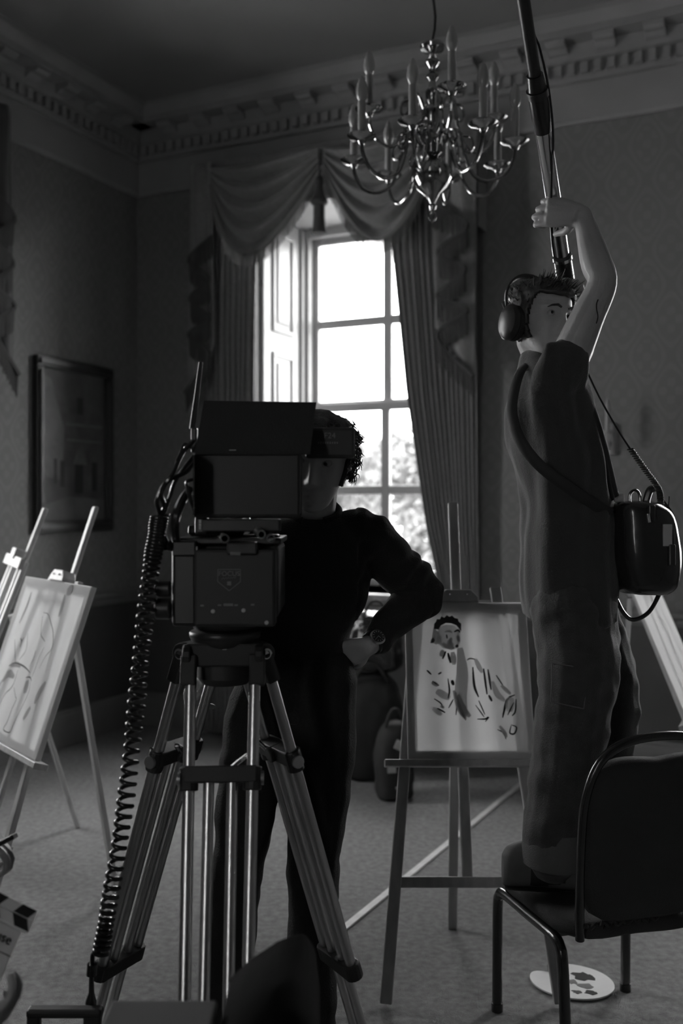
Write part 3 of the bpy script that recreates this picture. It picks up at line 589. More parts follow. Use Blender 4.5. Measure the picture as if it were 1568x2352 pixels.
# ================================================================== fluid head and cinema camera
fh = thing('fluid_head', TC+V((0, 0, ZT+.02)), 'black fluid head seated in the tripod bowl', 'tripod head')
MB().lathe([(.0, ZT+.0225), (.066, ZT+.0225), (.07, ZT+.03), (.07, ZT+.04), (.05, ZT+.046), (.0, ZT+.046)], TC, 28).build('pan_base', 'black', fh, smooth=True)
bx = P(517, 1340, 2.1)
MB().box((TC.x, 2.22, 1.325), (.13, .12, .03)).build('tilt_block', 'black', fh, bevel=.012)
cc = thing('cinema_camera', V((TC.x, 2.15, 1.26)), 'black cinema camera rig with hooded monitor, rods and cables on the tripod', 'camera')
def pbox(name, x0, y0, x1, y1, d, th, m, par, bevel=.004, tilt=None):   # box filling a px rectangle on its near face at depth d
    a, b = P(x0, y1, d), P(x1, y0, d); mb = MB(); mb.span((a.x, d, a.z), (b.x, d+th, b.z)); return mb.build(name, m, par, bevel=bevel)
body = pbox('battery_plate', 445, 1262, 632, 1440, 2.04, .05, 'black', cc, .006)
pbox('body', 392, 1252, 640, 1420, 2.0905, .24, 'black', cc, .01)
pbox('side_handle', 394, 1240, 452, 1440, 2.06, .03, 'black2', cc, .008)
pbox('top_plate', 395, 1236, 645, 1250, 2.07, .24, 'black2', cc, .003)
hm = pbox('top_handle', 430, 1205, 560, 1232, 2.10, .16, 'black2', cc, .008)
pbox('viewfinder_mount', 520, 1245, 590, 1275, 2.03, .05, 'black2', cc, .004)
# shield logo and lettering on the battery plate
dpl = 2.0395
def onp(px, py, d=dpl): p = P(px, py, d); return p
def face(px, py, d): return frame(onp(px, py, d), V((1, 0, 0)), V((0, 0, 1)), V((0, -1, 0)))
sh = [(500, 1308), (552, 1308), (552, 1336), (526, 1357), (500, 1336)]
lg = MB()
for i in range(5): lg.beam(onp(*sh[i]), onp(*sh[(i+1) % 5]), .0012, .0012)
lg.build('shield_outline', 'print_', body)
text('FOCUS', .014, face(526, 1318, dpl), 'print_', 'shield_lettering', body)
sq = MB(); sq.tube([onp(508+i*1.8, 1329+2.2*math.sin(i*1.9)-i*.15, dpl) for i in range(20)], .0006, 5); sq.box(onp(526, 1340), (.008, .001, .008)); sq.build('shield_script', 'print_', body)
for x, y, w, h in ((464, 1391, 8, 4), (504, 1390, 8, 4), (524, 1389, 22, 6), (542, 1390, 8, 4), (580, 1389, 8, 4)):
    p = onp(x, y); MB().box(p, (w/F*2.04, .001, h/F*2.04)).build('printed_mark', 'print_', body)
for x, y in ((489, 1404), (559, 1402), (612, 1430)): MB().lathe([(0, 0), (.0042, 0), (.0042, .002), (0, .003)], onp(x, y), 12, Matrix.Rotation(math.pi/2, 3, 'X')).build('screw_head', 'tape', body, smooth=True)
pbox('label_plate', 528, 1268, 552, 1276, 2.0285, .001, 'print_', cc, 0)
# support rods: open tube ends point at the lens
for px, py, qx, qy in ((516, 1237, 484, 1214), (622, 1237, 590, 1215), (600, 1228, 565, 1193)):
    a, b = P(px, py, 1.96), P(qx, qy, 2.32)
    ring = MB(); n = 20; e = (b-a).normalized(); x = e.orthogonal().normalized(); y = e.cross(x); rr = .0085
    ring.loft([[c+(x*math.cos(2*math.pi*k/n)+y*math.sin(2*math.pi*k/n))*q for k in range(n)] for c, q in ((a+e*.03, rr*.78), (a, rr*.78), (a, rr), (b, rr))], cap=False)
    ring.build('support_rod', 'steel' if px != 600 else 'alu', cc, smooth=True)
pbox('rod_clamp', 497, 1228, 640, 1250, 2.12, .05, 'black2', cc, .004)
pbox('top_bracket', 395, 1242, 450, 1278, 2.05, .03, 'black2', cc, .004)
lc = MB(); lc.tube([P(452, y, 2.045) for y in (1255, 1262, 1270, 1278, 1288)], .0025, 6); lc.build('lock_pins', 'steel', cc)
# monitor with hood
mn = pbox('monitor', 443, 1038, 692, 1190, 2.02, .045, 'black', cc, .008)
hd = MB(); a = [P(468, 920, 2.10), P(726, 924, 2.10), P(712, 1044, 2.012), P(447, 1044, 2.012)]
hd.add(a+[p+V((0, .006, 0)) for p in a], [(0, 1, 2, 3), (7, 6, 5, 4), (0, 4, 5, 1), (1, 5, 6, 2), (2, 6, 7, 3), (3, 7, 4, 0)]); hd.build('hood_flap', 'darkfab', mn, bevel=.0)
for x0, x1 in ((443, 447), (688, 692)):
    hd = MB(); p = [P(x0, 1038, 2.02), P(x0, 1188, 2.02), P(x0, 1180, 1.95), P(x0, 1046, 1.95)]; q = [v+V((.003, 0, 0)) for v in p]
    hd.add(p+q, [(0, 1, 2, 3), (7, 6, 5, 4), (0, 4, 5, 1), (1, 5, 6, 2), (2, 6, 7, 3), (3, 7, 4, 0)]); hd.build('hood_side', 'darkfab', mn)
MB().box(P(534, 1034, 2.019), (.014, .001, .0014)).build('white_strip', 'whiteprint', mn)  # thin white strip at the monitor's top edge
st = MB(); rn = random.Random(4)
for cx_ in (459, 466):
    y = 1194
    while y < 1216:
        w = rn.choice((2, 3, 4)); st.box(P(cx_, y+w/2, 2.049), (.0045, .0008, w/F*2.05*.75)); y += w+1
mf = pbox('monitor_foot', 446, 1186, 476, 1228, 2.05, .03, 'black2', cc, .006); st.build('sticker_marks', 'whiteprint', mf)
bt = MB(); 
MB().box(P(555, 1206, 2.06), (.16, .05, .026)).build('cheese_plate', 'black2', cc, bevel=.003)
# wireless receiver box beside the monitor
f24 = pbox('receiver_box', 700, 981, 815, 1052, 2.10, .03, 'black2', cc, .007)
text('F24', .017, face(757, 1001, 2.0995), 'print_', 'receiver_lettering', f24)
sq = MB()
for i in range(9): p = P(731+i*5.4, 1017, 2.0995); sq.box(p, (.0026, .0006, .0035+.001*(i % 2)))
sq.build('receiver_small_print', 'print_', f24)
MB().box(P(684, 1012, 2.11), (.04, .02, .03)).build('receiver_bracket', 'black2', cc, bevel=.003)
for x0, x1 in ((449, 463), (443, 459)):
    MB().tube([P(x0-4, 985, 2.09), P((x0+x1)/2-1, 905, 2.09), P(x1, 832, 2.09)], [.0042, .0036, .0028], 8).build('antenna', 'black2', cc, smooth=True)
pbox('antenna_base', 438, 982, 452, 1040, 2.07, .02, 'black2', cc, .003)
# cables gathered at the rig's side
cbs = [([(446, 1010, 2.05), (420, 1040, 2.04), (395, 1090, 2.0), (372, 1120, 2.0), (360, 1150, 2.0), (365, 1175, 2.02)], .0045), ([(446, 1060, 2.05), (425, 1085, 2.03), (385, 1105, 2.0), (370, 1135, 2.0), (378, 1165, 2.02), (366, 1180, 2.03)], .005),
       ([(446, 1045, 2.06), (405, 1100, 2.02), (390, 1140, 2.0), (380, 1170, 2.02), (368, 1190, 2.03)], .004), ([(440, 1030, 2.08), (424, 1020, 2.06), (412, 1045, 2.03), (405, 1060, 2.02)], .003), ([(446, 1100, 2.05), (428, 1110, 2.03), (438, 1150, 2.0), (446, 1175, 2.04)], .004),
       ([(436, 1125, 2.05), (418, 1150, 2.02), (403, 1190, 2.0), (402, 1225, 2.03), (404, 1240, 2.06)], .0095), ([(372, 1190, 2.03), (378, 1230, 2.03), (386, 1250, 2.05)], .004), ([(386, 1250, 2.05), (380, 1254, 2.04), (394, 1256, 2.07)], .010)]
for pts, r in cbs: tube_px(MB(), pts, r).build('cable', 'rubber', cc, smooth=True)
for x, y in ((394, 1183), (400, 1187), (396, 1190)): MB().ball(P(x, y, 2.02), .0045, 8, 6).build('connector_pin', 'steel', cc, smooth=True)
for (x, y, r) in ((372, 1352, .017), (372, 1398, .022)):
    MB().tube([P(x-14, y, 2.06), P(x+20, y, 2.06)], r, 20).build('focus_knob', 'black2', cc, smooth=True, bevel=.003)

# ------------------------------------------------------------------ coiled cable
cw = thing('coiled_cable', P(215, 2330, 2.15), 'black coiled cable hanging from the camera rig to the floor box', 'cable')
axis = spline([tuple(P(*p)) for p in ((366, 1185, 2.02), (358, 1240, 2.02), (346, 1320, 2.03), (325, 1500, 2.04), (305, 1700, 2.06), (280, 1900, 2.08), (250, 2080, 2.1), (232, 2190, 2.12))], 40)
ax = [V(p) for p in axis]; n = len(ax); turns = 56; pts = []; steps = turns*12
for i in range(steps+1):
    f = i/steps; g = (f**1.0)*(n-1); j = min(int(g), n-2); c = ax[j].lerp(ax[j+1], g-j); a = 2*math.pi*turns*f; r = .0145*(1+.06*math.sin(f*40))
    pts.append(c+V((r*math.cos(a), r*math.sin(a), .0)))
MB().tube(pts, .0048, 7).build('coil', 'rubber', cw, smooth=True, ang=180)
tube_px(MB(), [(232, 2190, 2.12), (214, 2192, 2.12), (212, 2215, 2.12)], .005).build('coil_tail', 'rubber', cw, smooth=True)
MB().tube([P(212, 2213, 2.12), P(210, 2240, 2.12)], .011, 12).build('strain_relief', 'rubber', cw, smooth=True)
MB().tube([P(210, 2240, 2.12), P(210, 2280, 2.12), P(209, 2300, 2.12), P(208, 2335, 2.12)], [.005, .006, .012, .011], 12).build('plug', 'rubber', cw, smooth=True)
# black clamp bar on the carpet end of the left tripod leg
bb = thing('clamp_box', P(150, 2400, 2.12), 'black bar with sockets that the coiled cable plugs into', 'equipment box')
pbox('top_bar', 58, 2322, 232, 2342, 2.08, .03, 'black', bb, .006); pbox('post', 60, 2335, 90, 2390, 2.085, .02, 'black', bb, .004); pbox('post', 190, 2335, 230, 2390, 2.085, .02, 'black', bb, .004)
a, b = P(58, 2390, 2.07), P(235, 2390, 2.2); MB().span((a.x, 2.07, .002), (b.x, 2.12, a.z)).build('box_body', 'black', bb, bevel=.006)

# ================================================================== banquet chair
CO_ = V((.48, 3.06, 0)); cwv = V((.958, .286, 0)).normalized(); cdv = V((.286, -.958, 0)).normalized()
def CH(w, d, z): return CO_+cwv*w+cdv*d+V((0, 0, z))
chair = thing('banquet_chair', CH(.22, .2, 0), 'dark stacking chair with black tube legs that the sound recordist stands on', 'chair')
for w in (0, .45):
    pts = [CH(w, -.005, .0), CH(w, -.003, .16), CH(w, 0, .325), CH(w, .012, .362), CH(w, .045, .378), CH(w, .2, .378), CH(w, .345, .378), CH(w, .385, .362), CH(w, .40, .32), CH(w, .415, .15), CH(w, .425, 0)]
    MB().tube([V(p) for p in spline([tuple(p) for p in pts], 5)], .0155, 12).build('leg_frame', 'tubeblk', chair, smooth=True)
    for d_, in ((-.005,), (.425,)): MB().tube([CH(w, d_, 0), CH(w, d_, .025)], .018, 12).build('leg_cap', 'rubber', chair, smooth=True)
m = MB(); m.beam(CH(.0, .1, .378), CH(.45, .1, .378), .02, .02); m.beam(CH(0, .33, .378), CH(.45, .33, .378), .02, .02); m.build('seat_rail', 'tubeblk', chair)
def rounded(nx, ny, x0, x1, y0, y1, z0, z1, fn, crown=.012, r=.05):
    """cushion: top and bottom grids over a rounded rectangle"""
    mb = MB(); rings = []; n = 48
    def out(k, s):
        a = 2*math.pi*k/n; c, q = math.cos(a), math.sin(a); p = 5.
        rr = (abs(c)**p+abs(q)**p)**(-1/p); return (lerp(x0, x1, .5+.5*c*rr*s), lerp(y0, y1, .5+.5*q*rr*s))
    prof = [(.0, z0), (.6, z0), (.94, z0), (.985, lerp(z0, z1, .2)), (1., lerp(z0, z1, .5)), (.985, lerp(z0, z1, .8)), (.93, z1), (.6, z1+crown*.7), (.3, z1+crown), (0.01, z1+crown)]
    for s, z in prof: rings.append([fn(*out(k, max(s, .01)), z) for k in range(n)])
    mb.loft(rings); return mb
rounded(0, 0, -.012, .462, -.03, .455, .394, .438, lambda a, b, c: CH(a, b, c+.006*mnoise.noise(V((a*9, b*9, c*4))))).build('seat', 'uph', chair, smooth=True, ang=70)
sw = MB(); sw.tube([CH(lerp(.03, .26, i/30), .452+.004*math.sin(i*2.1), .437+.006*math.sin(i*1.7)) for i in range(31)], .006, 7); sw.build('seat_piping', 'uph', chair, smooth=True)
def BK(w, z, o=0.): return CH(w, .445+.13*(z-.43)-o, z)
bk = MB(); n = 60; fr_, bk_ = [], []
def bout(k, s=1.):
    a = 2*math.pi*k/n; c, q = math.cos(a), math.sin(a); p = 4.
    rr = (abs(c)**p+abs(q)**p)**(-1/p); w = .225+.208*c*rr*s; z = .672+.235*q*rr*s
    if q > 0: z -= .012*(1-abs(c))*2*math.sin(math.pi*min(1, abs(c)*0+.5))*s
    return w, z
rings = [[BK(*bout(k, s), o) for k in range(n)] for s, o in ((.01, .055), (.5, .055), (.93, .045), (1., .02), (.99, -.008), (.93, -.022), (.5, -.03), (.01, -.03))]
bk.loft(rings); bk.build('backrest', 'uph', chair, smooth=True, ang=60)
tp = [BK(.028, .40), BK(.02, .5), BK(.012, .70), BK(.018, .80), BK(.05, .885), (BK(.12, .932)), BK(.225, .945), BK(.33, .932), BK(.40, .885), BK(.432, .80), BK(.438, .70), BK(.43, .5), BK(.422, .40)]
MB().tube([V(p) for p in spline([tuple(p) for p in tp], 5)], .0125, 12).build('back_frame', 'tubeblk', chair, smooth=True)

# ================================================================== figures
def remesh(name, mb, m, parent, vox=.005, it=4, fold=None, loc=None):
    me = bpy.data.meshes.new('tmp'); me.from_pydata([tuple(v) for v in mb.v], [], mb.f); o = bpy.data.objects.new('tmp', me); COL.objects.link(o)
    import bmesh
    bm = bmesh.new(); bm.from_mesh(me); bmesh.ops.recalc_face_normals(bm, faces=bm.faces); bm.to_mesh(me); bm.free()
    r = o.modifiers.new('r', 'REMESH'); r.mode = 'VOXEL'; r.voxel_size = vox
    if it: s = o.modifiers.new('s', 'SMOOTH'); s.iterations = it; s.factor = .5
    dg = bpy.context.evaluated_depsgraph_get(); dg.update(); ne = bpy.data.meshes.new_from_object(o.evaluated_get(dg)); bpy.data.objects.remove(o)
    ne.name = name
    if fold:
        nv = len(ne.vertices); co = np.empty(nv*3); no = np.empty(nv*3); ne.vertices.foreach_get('co', co); ne.vertex_normals.foreach_get('vector', no)
        co = co.reshape(-1, 3); no = no.reshape(-1, 3)
        d = np.array([fold(V(p)) for p in co]); co += no*d[:, None]; ne.vertices.foreach_set('co', co.ravel())
    ne.polygons.foreach_set('use_smooth', [True]*len(ne.polygons)); ne.materials.clear(); ne.materials.append(M[m]); ne.update()
    q = bpy.data.objects.new(name, ne); COL.objects.link(q)
    if parent is not None: attach(q, parent)
    return q
def limb(mb, pts, n=14, sub=5):
    s = spline([(*p[0], p[1]) for p in pts], sub); mb.tube([V(a[:3]) for a in s], [float(a[3]) for a in s], n)
    for p in (pts[0], pts[-1]): mb.ball(p[0], p[1]*.98, 12, 8)
    return mb
def trunk(mb, rows, sub=4, n=24, pw=2.4):               # rows: centre, half axis A, half axis B (vectors)
    s = spline([(*r[0], *r[1], *r[2]) for r in rows], sub); rings = []
    for q in s:
        c, a, b = V(q[:3]), V(q[3:6]), V(q[6:9]); ring = []
        for k in range(n):
            t = 2*math.pi*k/n; x, y = math.cos(t), math.sin(t); rr = (abs(x)**pw+abs(y)**pw)**(-1/pw); ring.append(c+a*x*rr+b*y*rr)
        rings.append(ring)
    mb.loft(rings); return mb
HT = [(-.120, .012, .068, .030), (-.114, .026, .080, .018), (-.100, .041, .088, .0), (-.08, .050, .090, -.02), (-.055, .060, .089, -.045), (-.03, .065, .089, -.07), (0, .070, .088, -.085), (.03, .074, .090, -.095), (.06, .073, .086, -.098), (.085, .065, .072, -.088), (.102, .049, .050, -.066), (.112, .029, .026, -.036), (.116, .008, .0, -.012)]
def g(x, s): return math.exp(-(x/s)**2)
def headpt(th, z, infl=0.):
    zs = [r[0] for r in HT]; hw, fr, bk_ = (float(np.interp(z, zs, [r[i] for r in HT])) for i in (1, 2, 3))
    c, s = math.cos(th), math.sin(th); p = 2.25; rr = (abs(c)**p+abs(s)**p)**(-1/p)
    x = (hw+infl)*s*rr; y = (fr+bk_)/2+((fr-bk_)/2+infl)*c*rr
    if infl == 0 and c > 0:
        y += .027*g(x, .0105+.0015*(z < -.03))*np.interp(z, [-.056, -.05, -.04, -.03, .0, .022, .03], [0, .35, 1, .9, .5, .12, 0])
        y += .006*g(abs(x)-.012, .006)*g(z+.045, .008)
        y -= .013*(g(abs(x)-.032, .015)*g(z-.010, .011)); y += .006*g(abs(x)-.028, .026)*g(z-.030, .008)
        y += .007*g(abs(x)-.032, .016)*g(z-.0185, .0045)+.005*g(abs(x)-.032, .015)*g(z-.0025, .004); y += .007*g(x, .022)*g(z+.066, .0055)+.008*g(x, .019)*g(z+.079, .006)-.005*g(x, .024)*g(z+.0722, .003); y += .007*g(x, .018)*g(z+.106, .012); y += .004*g(abs(x)-.045, .018)*g(z+.018, .016)
    return x, y, z
def head(mb, o, f, u, sc=1.):
    f = V(f).normalized(); u = V(u); u = (u-f*u.dot(f)).normalized(); l = u.cross(f)
    def T(p): return V(o)+(l*p[0]+f*p[1]+u*p[2])*sc
    n = 72; zz = [-.120+.236*i/80 for i in range(81)]; mb.loft([[T(headpt(2*math.pi*k/n, z)) for k in range(n)] for z in zz])
    for s in (-1, 1):                                     # ears
        mb.ball(T((s*.074, -.012, -.008)), (.010, .020, .031), 12, 8, Matrix((l, f, u)).transposed()); mb.ball(T((s*.077, -.016, -.004)), (.006, .016, .026), 10, 7, Matrix((l, f, u)).transposed())
    return T, l, f, u
def eyes(T, par, sc=1., look=(0, 0)):
    for s in (-1, 1):
        c = T((s*.032, .0712, .0105)); MB().ball(c, .0118*sc, 14, 10).build('eye', 'eye', par, smooth=True)
        MB().ball(T((s*.032+look[0], .0800, .0108+look[1])), .0048*sc, 10, 8).build('iris', 'iris', par, smooth=True)
def haircap(T, par, mask, infl, amp, fr, name='hair', m='hair', seed=0):
    mb = MB(); n, k = 96, 56; ids = {}
    for j in range(k+1):
        z = lerp(-.10, .1165, j/k)
        for i in range(n):
            th = 2*math.pi*i/n
            if mask(th if th < math.pi else 2*math.pi-th, z):
                p = V(headpt(th, z, .004)); q = V((p.x*fr, p.y*fr, p.z*fr+seed)); e = infl+amp*(mnoise.noise(q)+.5*mnoise.noise(q*2.3))
                c = V((0, -.005, -.01 if z > 0 else z*.6)); d = (p-c).normalized(); ids[(i, j)] = len(mb.v); mb.v.append(T(p+d*max(e, .002)))
    for j in range(k):
        for i in range(n):
            q = [(i, j), ((i+1) % n, j), ((i+1) % n, j+1), (i, j+1)]
            if all(a in ids for a in q): mb.f.append(tuple(ids[a] for a in q))
    top = [ids[(i, k)] for i in range(n) if (i, k) in ids]
    if len(top) == n: mb.f.append(tuple(top))
    o = mb.build(name, m, par, smooth=True, ang=180); s = o.modifiers.new('s', 'SOLIDIFY'); s.thickness = .012; s.offset = -1
    return o
def hand(mb, wr, dr, pn, thumb, curl=(.3, .35, .4, .5), bend=.5, sc=1., thc=.5, spread=.06):
    """wrist, direction of the knuckles, palm normal (out of the palm), thumb side (+1/-1 along dr x pn)"""
    d = V(dr).normalized(); pn = V(pn); pn = (pn-d*pn.dot(d)).normalized(); lat = d.cross(pn)*thumb; wr = V(wr)
    rows = [(wr, lat*.024*sc, pn*.017*sc), (wr+d*.025*sc, lat*.032*sc, pn*.016*sc), (wr+d*.06*sc, lat*.041*sc, pn*.015*sc), (wr+d*.092*sc, lat*.042*sc, pn*.012*sc), (wr+d*.10*sc, lat*.038*sc, pn*.008*sc)]
    trunk(mb, rows, 3, 16)
    L = [(.042, .026, .02), (.046, .029, .021), (.042, .027, .02), (.033, .02, .018)]
    for i in range(4):
        o = (1.5-i)*.0205*sc; p = wr+d*(.092-.004*abs(i-1))*sc+lat*o; a = curl[i]; dd = (d+lat*(1.5-i)*spread).normalized(); pts = [(p-dd*.012*sc, .0095*sc)]; ang = 0
        pts.append((p, .0095*sc))
        for j, q in enumerate(L[i]):
            ang += a if j == 0 else a*(1.1+bend*.4); v = dd*math.cos(ang)+pn*math.sin(ang); p = p+v*q*sc; pts.append((p, (.0088, .008, .0068)[j]*sc))
        limb(mb, pts, 10, 3)
    p = wr+d*.022*sc+lat*.022*sc; v = (d*.55+lat*.75+pn*thc).normalized(); pts = [(p, .013*sc), (p+v*.04*sc, .0115*sc)]; v2 = (d*.85+lat*.15+pn*thc*1.3).normalized(); pts += [(p+v*.04*sc+v2*.032*sc, .0095*sc), (p+v*.04*sc+v2*.055*sc, .0075*sc)]
    limb(mb, pts, 10, 3); return wr+d*.09*sc
def nfold(sc, amp, st=(1, 1, 1), sd=0):
    def f(p):
        q = V((p.x*st[0], p.y*st[1], p.z*st[2]))*sc+V((sd, sd*.7, 0)); return amp*(mnoise.noise(q)+.5*mnoise.noise(q*2.1))
    return f
X = V((1, 0, 0)); Y = V((0, 1, 0)); Z = V((0, 0, 1))

# ------------------------------------------------------------------ the camera operator
D1 = 2.5
def Q(px, py, d=D1): return P(px, py, d)
op = thing('person', V((-.08, D1, 0)), 'person in dark clothes standing behind the cinema camera, hand on hip, wristwatch', 'person')
hc = Q(732, 1061, 2.47); hf = V((-.14, -.96, -.16)); hu = V((.10, -.1, 1))
b = MB(); T1, l1, f1, u1 = head(b, hc, hf, hu, .98)
limb(b, [(T1((0, -.03, -.06)), .05), (T1((0, -.035, -.12)), .048), (Q(716, 1200, 2.55), .054), (Q(712, 1235, 2.55), .06)])
trunk(b, [(Q(705, 1215, 2.56), X*.10, Y*.06), (Q(700, 1260, 2.56), X*.15, Y*.085), (Q(695, 1340, 2.56), X*.14, Y*.095), (Q(690, 1440, 2.55), X*.12, Y*.085), (Q(690, 1530, 2.55), X*.13, Y*.09), (Q(690, 1580, 2.55), X*.12, Y*.085)])
SH, EL, WRS = Q(838, 1238, 2.56), Q(972, 1362, 2.66), Q(850, 1482, 2.50)
limb(b, [(Q(790, 1240, 2.56), .05), (SH, .052), (SH.lerp(EL, .5), .042), (EL, .038), (EL.lerp(WRS, .4), .037), (WRS, .025)])
hand(b, WRS, (-.92, .05, -.35), (-.25, .35, .1), 1, (.5, .55, .6, .65), .4, 1.05, .4)
SH2, EL2, WR2 = Q(562, 1238, 2.56), Q(490, 1420, 2.60), Q(540, 1520, 2.38)
limb(b, [(Q(620, 1240, 2.56), .05), (SH2, .052), (SH2.lerp(EL2, .5), .042), (EL2, .038), (EL2.lerp(WR2, .4), .036), (WR2, .025)])
hand(b, WR2, (-.6, -.3, -.35), (.2, .3, -.5), -1, (.5, .55, .6, .65))
LEG1 = [(Q(735, 1560), .085), (Q(738, 1700, 2.50), .078), (Q(724, 1930, 2.50), .058), (Q(716, 2120, 2.54), .055), (Q(712, 2480, 2.58), .04), (Q(712, 2540, 2.58), .04)]
LEG2 = [(Q(635, 1560), .085), (Q(590, 1700, 2.50), .078), (Q(555, 1930, 2.50), .058), (Q(535, 2120, 2.54), .055), (Q(515, 2480, 2.58), .04), (Q(512, 2540, 2.58), .04)]
for L in (LEG1, LEG2): limb(b, [(p, r*.8) for p, r in L])
remesh('body', b, 'skin', op, .0042, 2); eyes(T1, op, .98, (-.002, -.003))
haircap(T1, op, lambda a, z: (z > .062 or (a > 1.05 and z > .02) or (a > 1.35 and z > -.05)), .012, .012, 22)
cu = MB(); rn = random.Random(11)                        # loose curls
for i in range(620):
    th = rn.uniform(.0, 2*math.pi); a = th if th < math.pi else 2*math.pi-th; z = rn.uniform(-.03, .112)
    if not (z > .066 or (a > 1.1 and z > .02) or (a > 1.4)): continue
    p = V(headpt(th, z, .016)); d = (p-V((0, -.01, 0))).normalized(); e = d.orthogonal().normalized(); h = d.cross(e); R = rn.uniform(.006, .014); tw = rn.uniform(.8, 1.8); ln = rn.uniform(.006, .026); s0 = rn.uniform(0, 6)
    pts = [T1(p+d*(ln*t)+(e*math.cos(s0+6.28*tw*t)+h*math.sin(s0+6.28*tw*t))*R*(1-.3*t)-V((0, 0, .012*t))) for t in [k/12 for k in range(13)]]
    cu.tube(pts, [.0019]*9+[.0016, .0013, .001, .0006], 4)
cu.build('curls', 'hair', op, smooth=True, kind='stuff')
jk = MB()
trunk(jk, [(Q(722, 1188, 2.555), X*.075, Y*.07), (Q(712, 1205, 2.56), X*.12, Y*.09), (Q(700, 1235, 2.56), X*.165, Y*.105), (Q(700, 1290, 2.56), X*.168, Y*.118), (Q(697, 1370, 2.56), X*.165, Y*.12), (Q(692, 1440, 2.555), X*.135, Y*.115), (Q(690, 1500, 2.55), X*.118, Y*.115), (Q(690, 1570, 2.55), X*.125, Y*.118), (Q(690, 1640, 2.55), X*.125, Y*.118)], 4, 32, 2.6)
limb(jk, [(Q(770, 1245, 2.56), .075), (SH, .074), (SH.lerp(EL, .5), .062), (EL+V((.0, 0, 0)), .056), (EL.lerp(WRS, .4), .052), (EL.lerp(WRS, .86), .040)])
limb(jk, [(Q(640, 1245, 2.56), .075), (SH2, .074), (SH2.lerp(EL2, .5), .062), (EL2, .056), (EL2.lerp(WR2, .4), .052), (EL2.lerp(WR2, .8), .042)])
def jf(p):
    q = mnoise.noise(V((p.x*20, p.y*8, p.z*24)))*.004+mnoise.noise(V((p.x*9, p.y*5, p.z*11+3)))*.005
    e = (p-SH).dot((EL-SH).normalized()); return q+.004*math.sin(e*70+6*mnoise.noise(p*9))*(1 if p.x > SH.x-.02 else 0)
remesh('jacket', jk, 'jacket', op, .0065, 5, jf)
cl = MB(); cn = Q(720, 1186, 2.54); pts = []
for i in range(41):
    a = lerp(-2.75, 2.75, i/40)+math.pi/2; dd = 1-.25*abs(math.cos(a/2)); pts.append((a, dd))
cl.loft([[cn+V((.066*math.cos(a)*k, .062*math.sin(a)*k, .028*math.sin(a)+h)) for a, dd in pts] for k, h in ((1.16, -.018), (1.08, .016), (1.0, .022), (.98, -.014))], cap=False, close=False)
solid(cl.build('collar', 'jacket', op, smooth=True, ang=180), .004)
tq = MB()
trunk(tq, [(Q(690, 1520, 2.55), X*.125, Y*.112), (Q(690, 1575, 2.55), X*.14, Y*.115), (Q(690, 1630, 2.55), X*.13, Y*.11)], 4, 28)
for L in (LEG1, LEG2):
    rr = (.096, .088, .07, .065, .068, .066); limb(tq, [(p, r) for (p, _), r in zip(L, rr)])
remesh('trousers', tq, 'trouser', op, .007, 5, nfold(7, .008, (1, 1, 1.6), 3))
for L, sx in ((LEG1, 1), (LEG2, -1)):
    c = L[-1][0]; s = MB(); trunk(s, [(V((c.x, c.y+.06, .035)), X*.032, Z*.034), (V((c.x, c.y+.0, .05)), X*.038, Z*.049), (V((c.x, c.y-.09, .042)), X*.044, Z*.040), (V((c.x+.01*sx, c.y-.17, .03)), X*.042, Z*.028), (V((c.x+.01*sx, c.y-.205, .022)), X*.02, Z*.018)], 4, 20); limb(s, [(V((c.x, c.y+.01, .05)), .04), (V((c.x, c.y+.015, .13)), .042)]); remesh('shoe', s, 'boot2', op, .006, 3)
wt = MB(); wd_ = (EL-WRS).normalized(); wc = WRS+wd_*.012
wn = (V((0, -1, .25))-wd_*V((0, -1, .25)).dot(wd_)).normalized(); Rw = wn.to_track_quat('Z', 'Y').to_matrix()
wr_ = thing('wristwatch', wc, 'wristwatch with a dark dial on the wrist of the hand at the hip', 'watch')
MB().lathe([(0, 0), (.019, 0), (.021, .003), (.021, .008), (.018, .010), (0, .010)], wc+wn*.024, 24, Rw).build('watch_case', 'steel', wr_, smooth=True)
MB().lathe([(0, .0), (.0165, .0), (.0165, .0012), (0, .0012)], wc+wn*.0342, 24, Rw).build('dial', 'black2', wr_)
hx = wn.orthogonal().normalized(); hy = wn.cross(hx); hm_ = MB()
for i in range(12):
    a = i*math.pi/6; q = hx*math.cos(a)+hy*math.sin(a); hm_.beam(wc+wn*.0357+q*.011, wc+wn*.0357+q*.015, .0012, .0008, wn)
hm_.beam(wc+wn*.036, wc+wn*.036+hx*.011, .001, .0006, wn); hm_.beam(wc+wn*.036, wc+wn*.036+hy*.008, .001, .0006, wn); hm_.build('hour_marks', 'alu', wr_, kind='stuff')
sb = MB(); x = wd_.orthogonal().normalized(); y = wd_.cross(x); n = 24
sb.loft([[wc+wd_*o+(x*math.cos(2*math.pi*k/n)+y*math.sin(2*math.pi*k/n))*r for k in range(n)] for o, r in ((-.009, .027), (-.009, .0305), (.009, .0305), (.009, .027), (-.009, .027))], cap=False); sb.build('watch_strap', 'rubber', wr_, smooth=True)

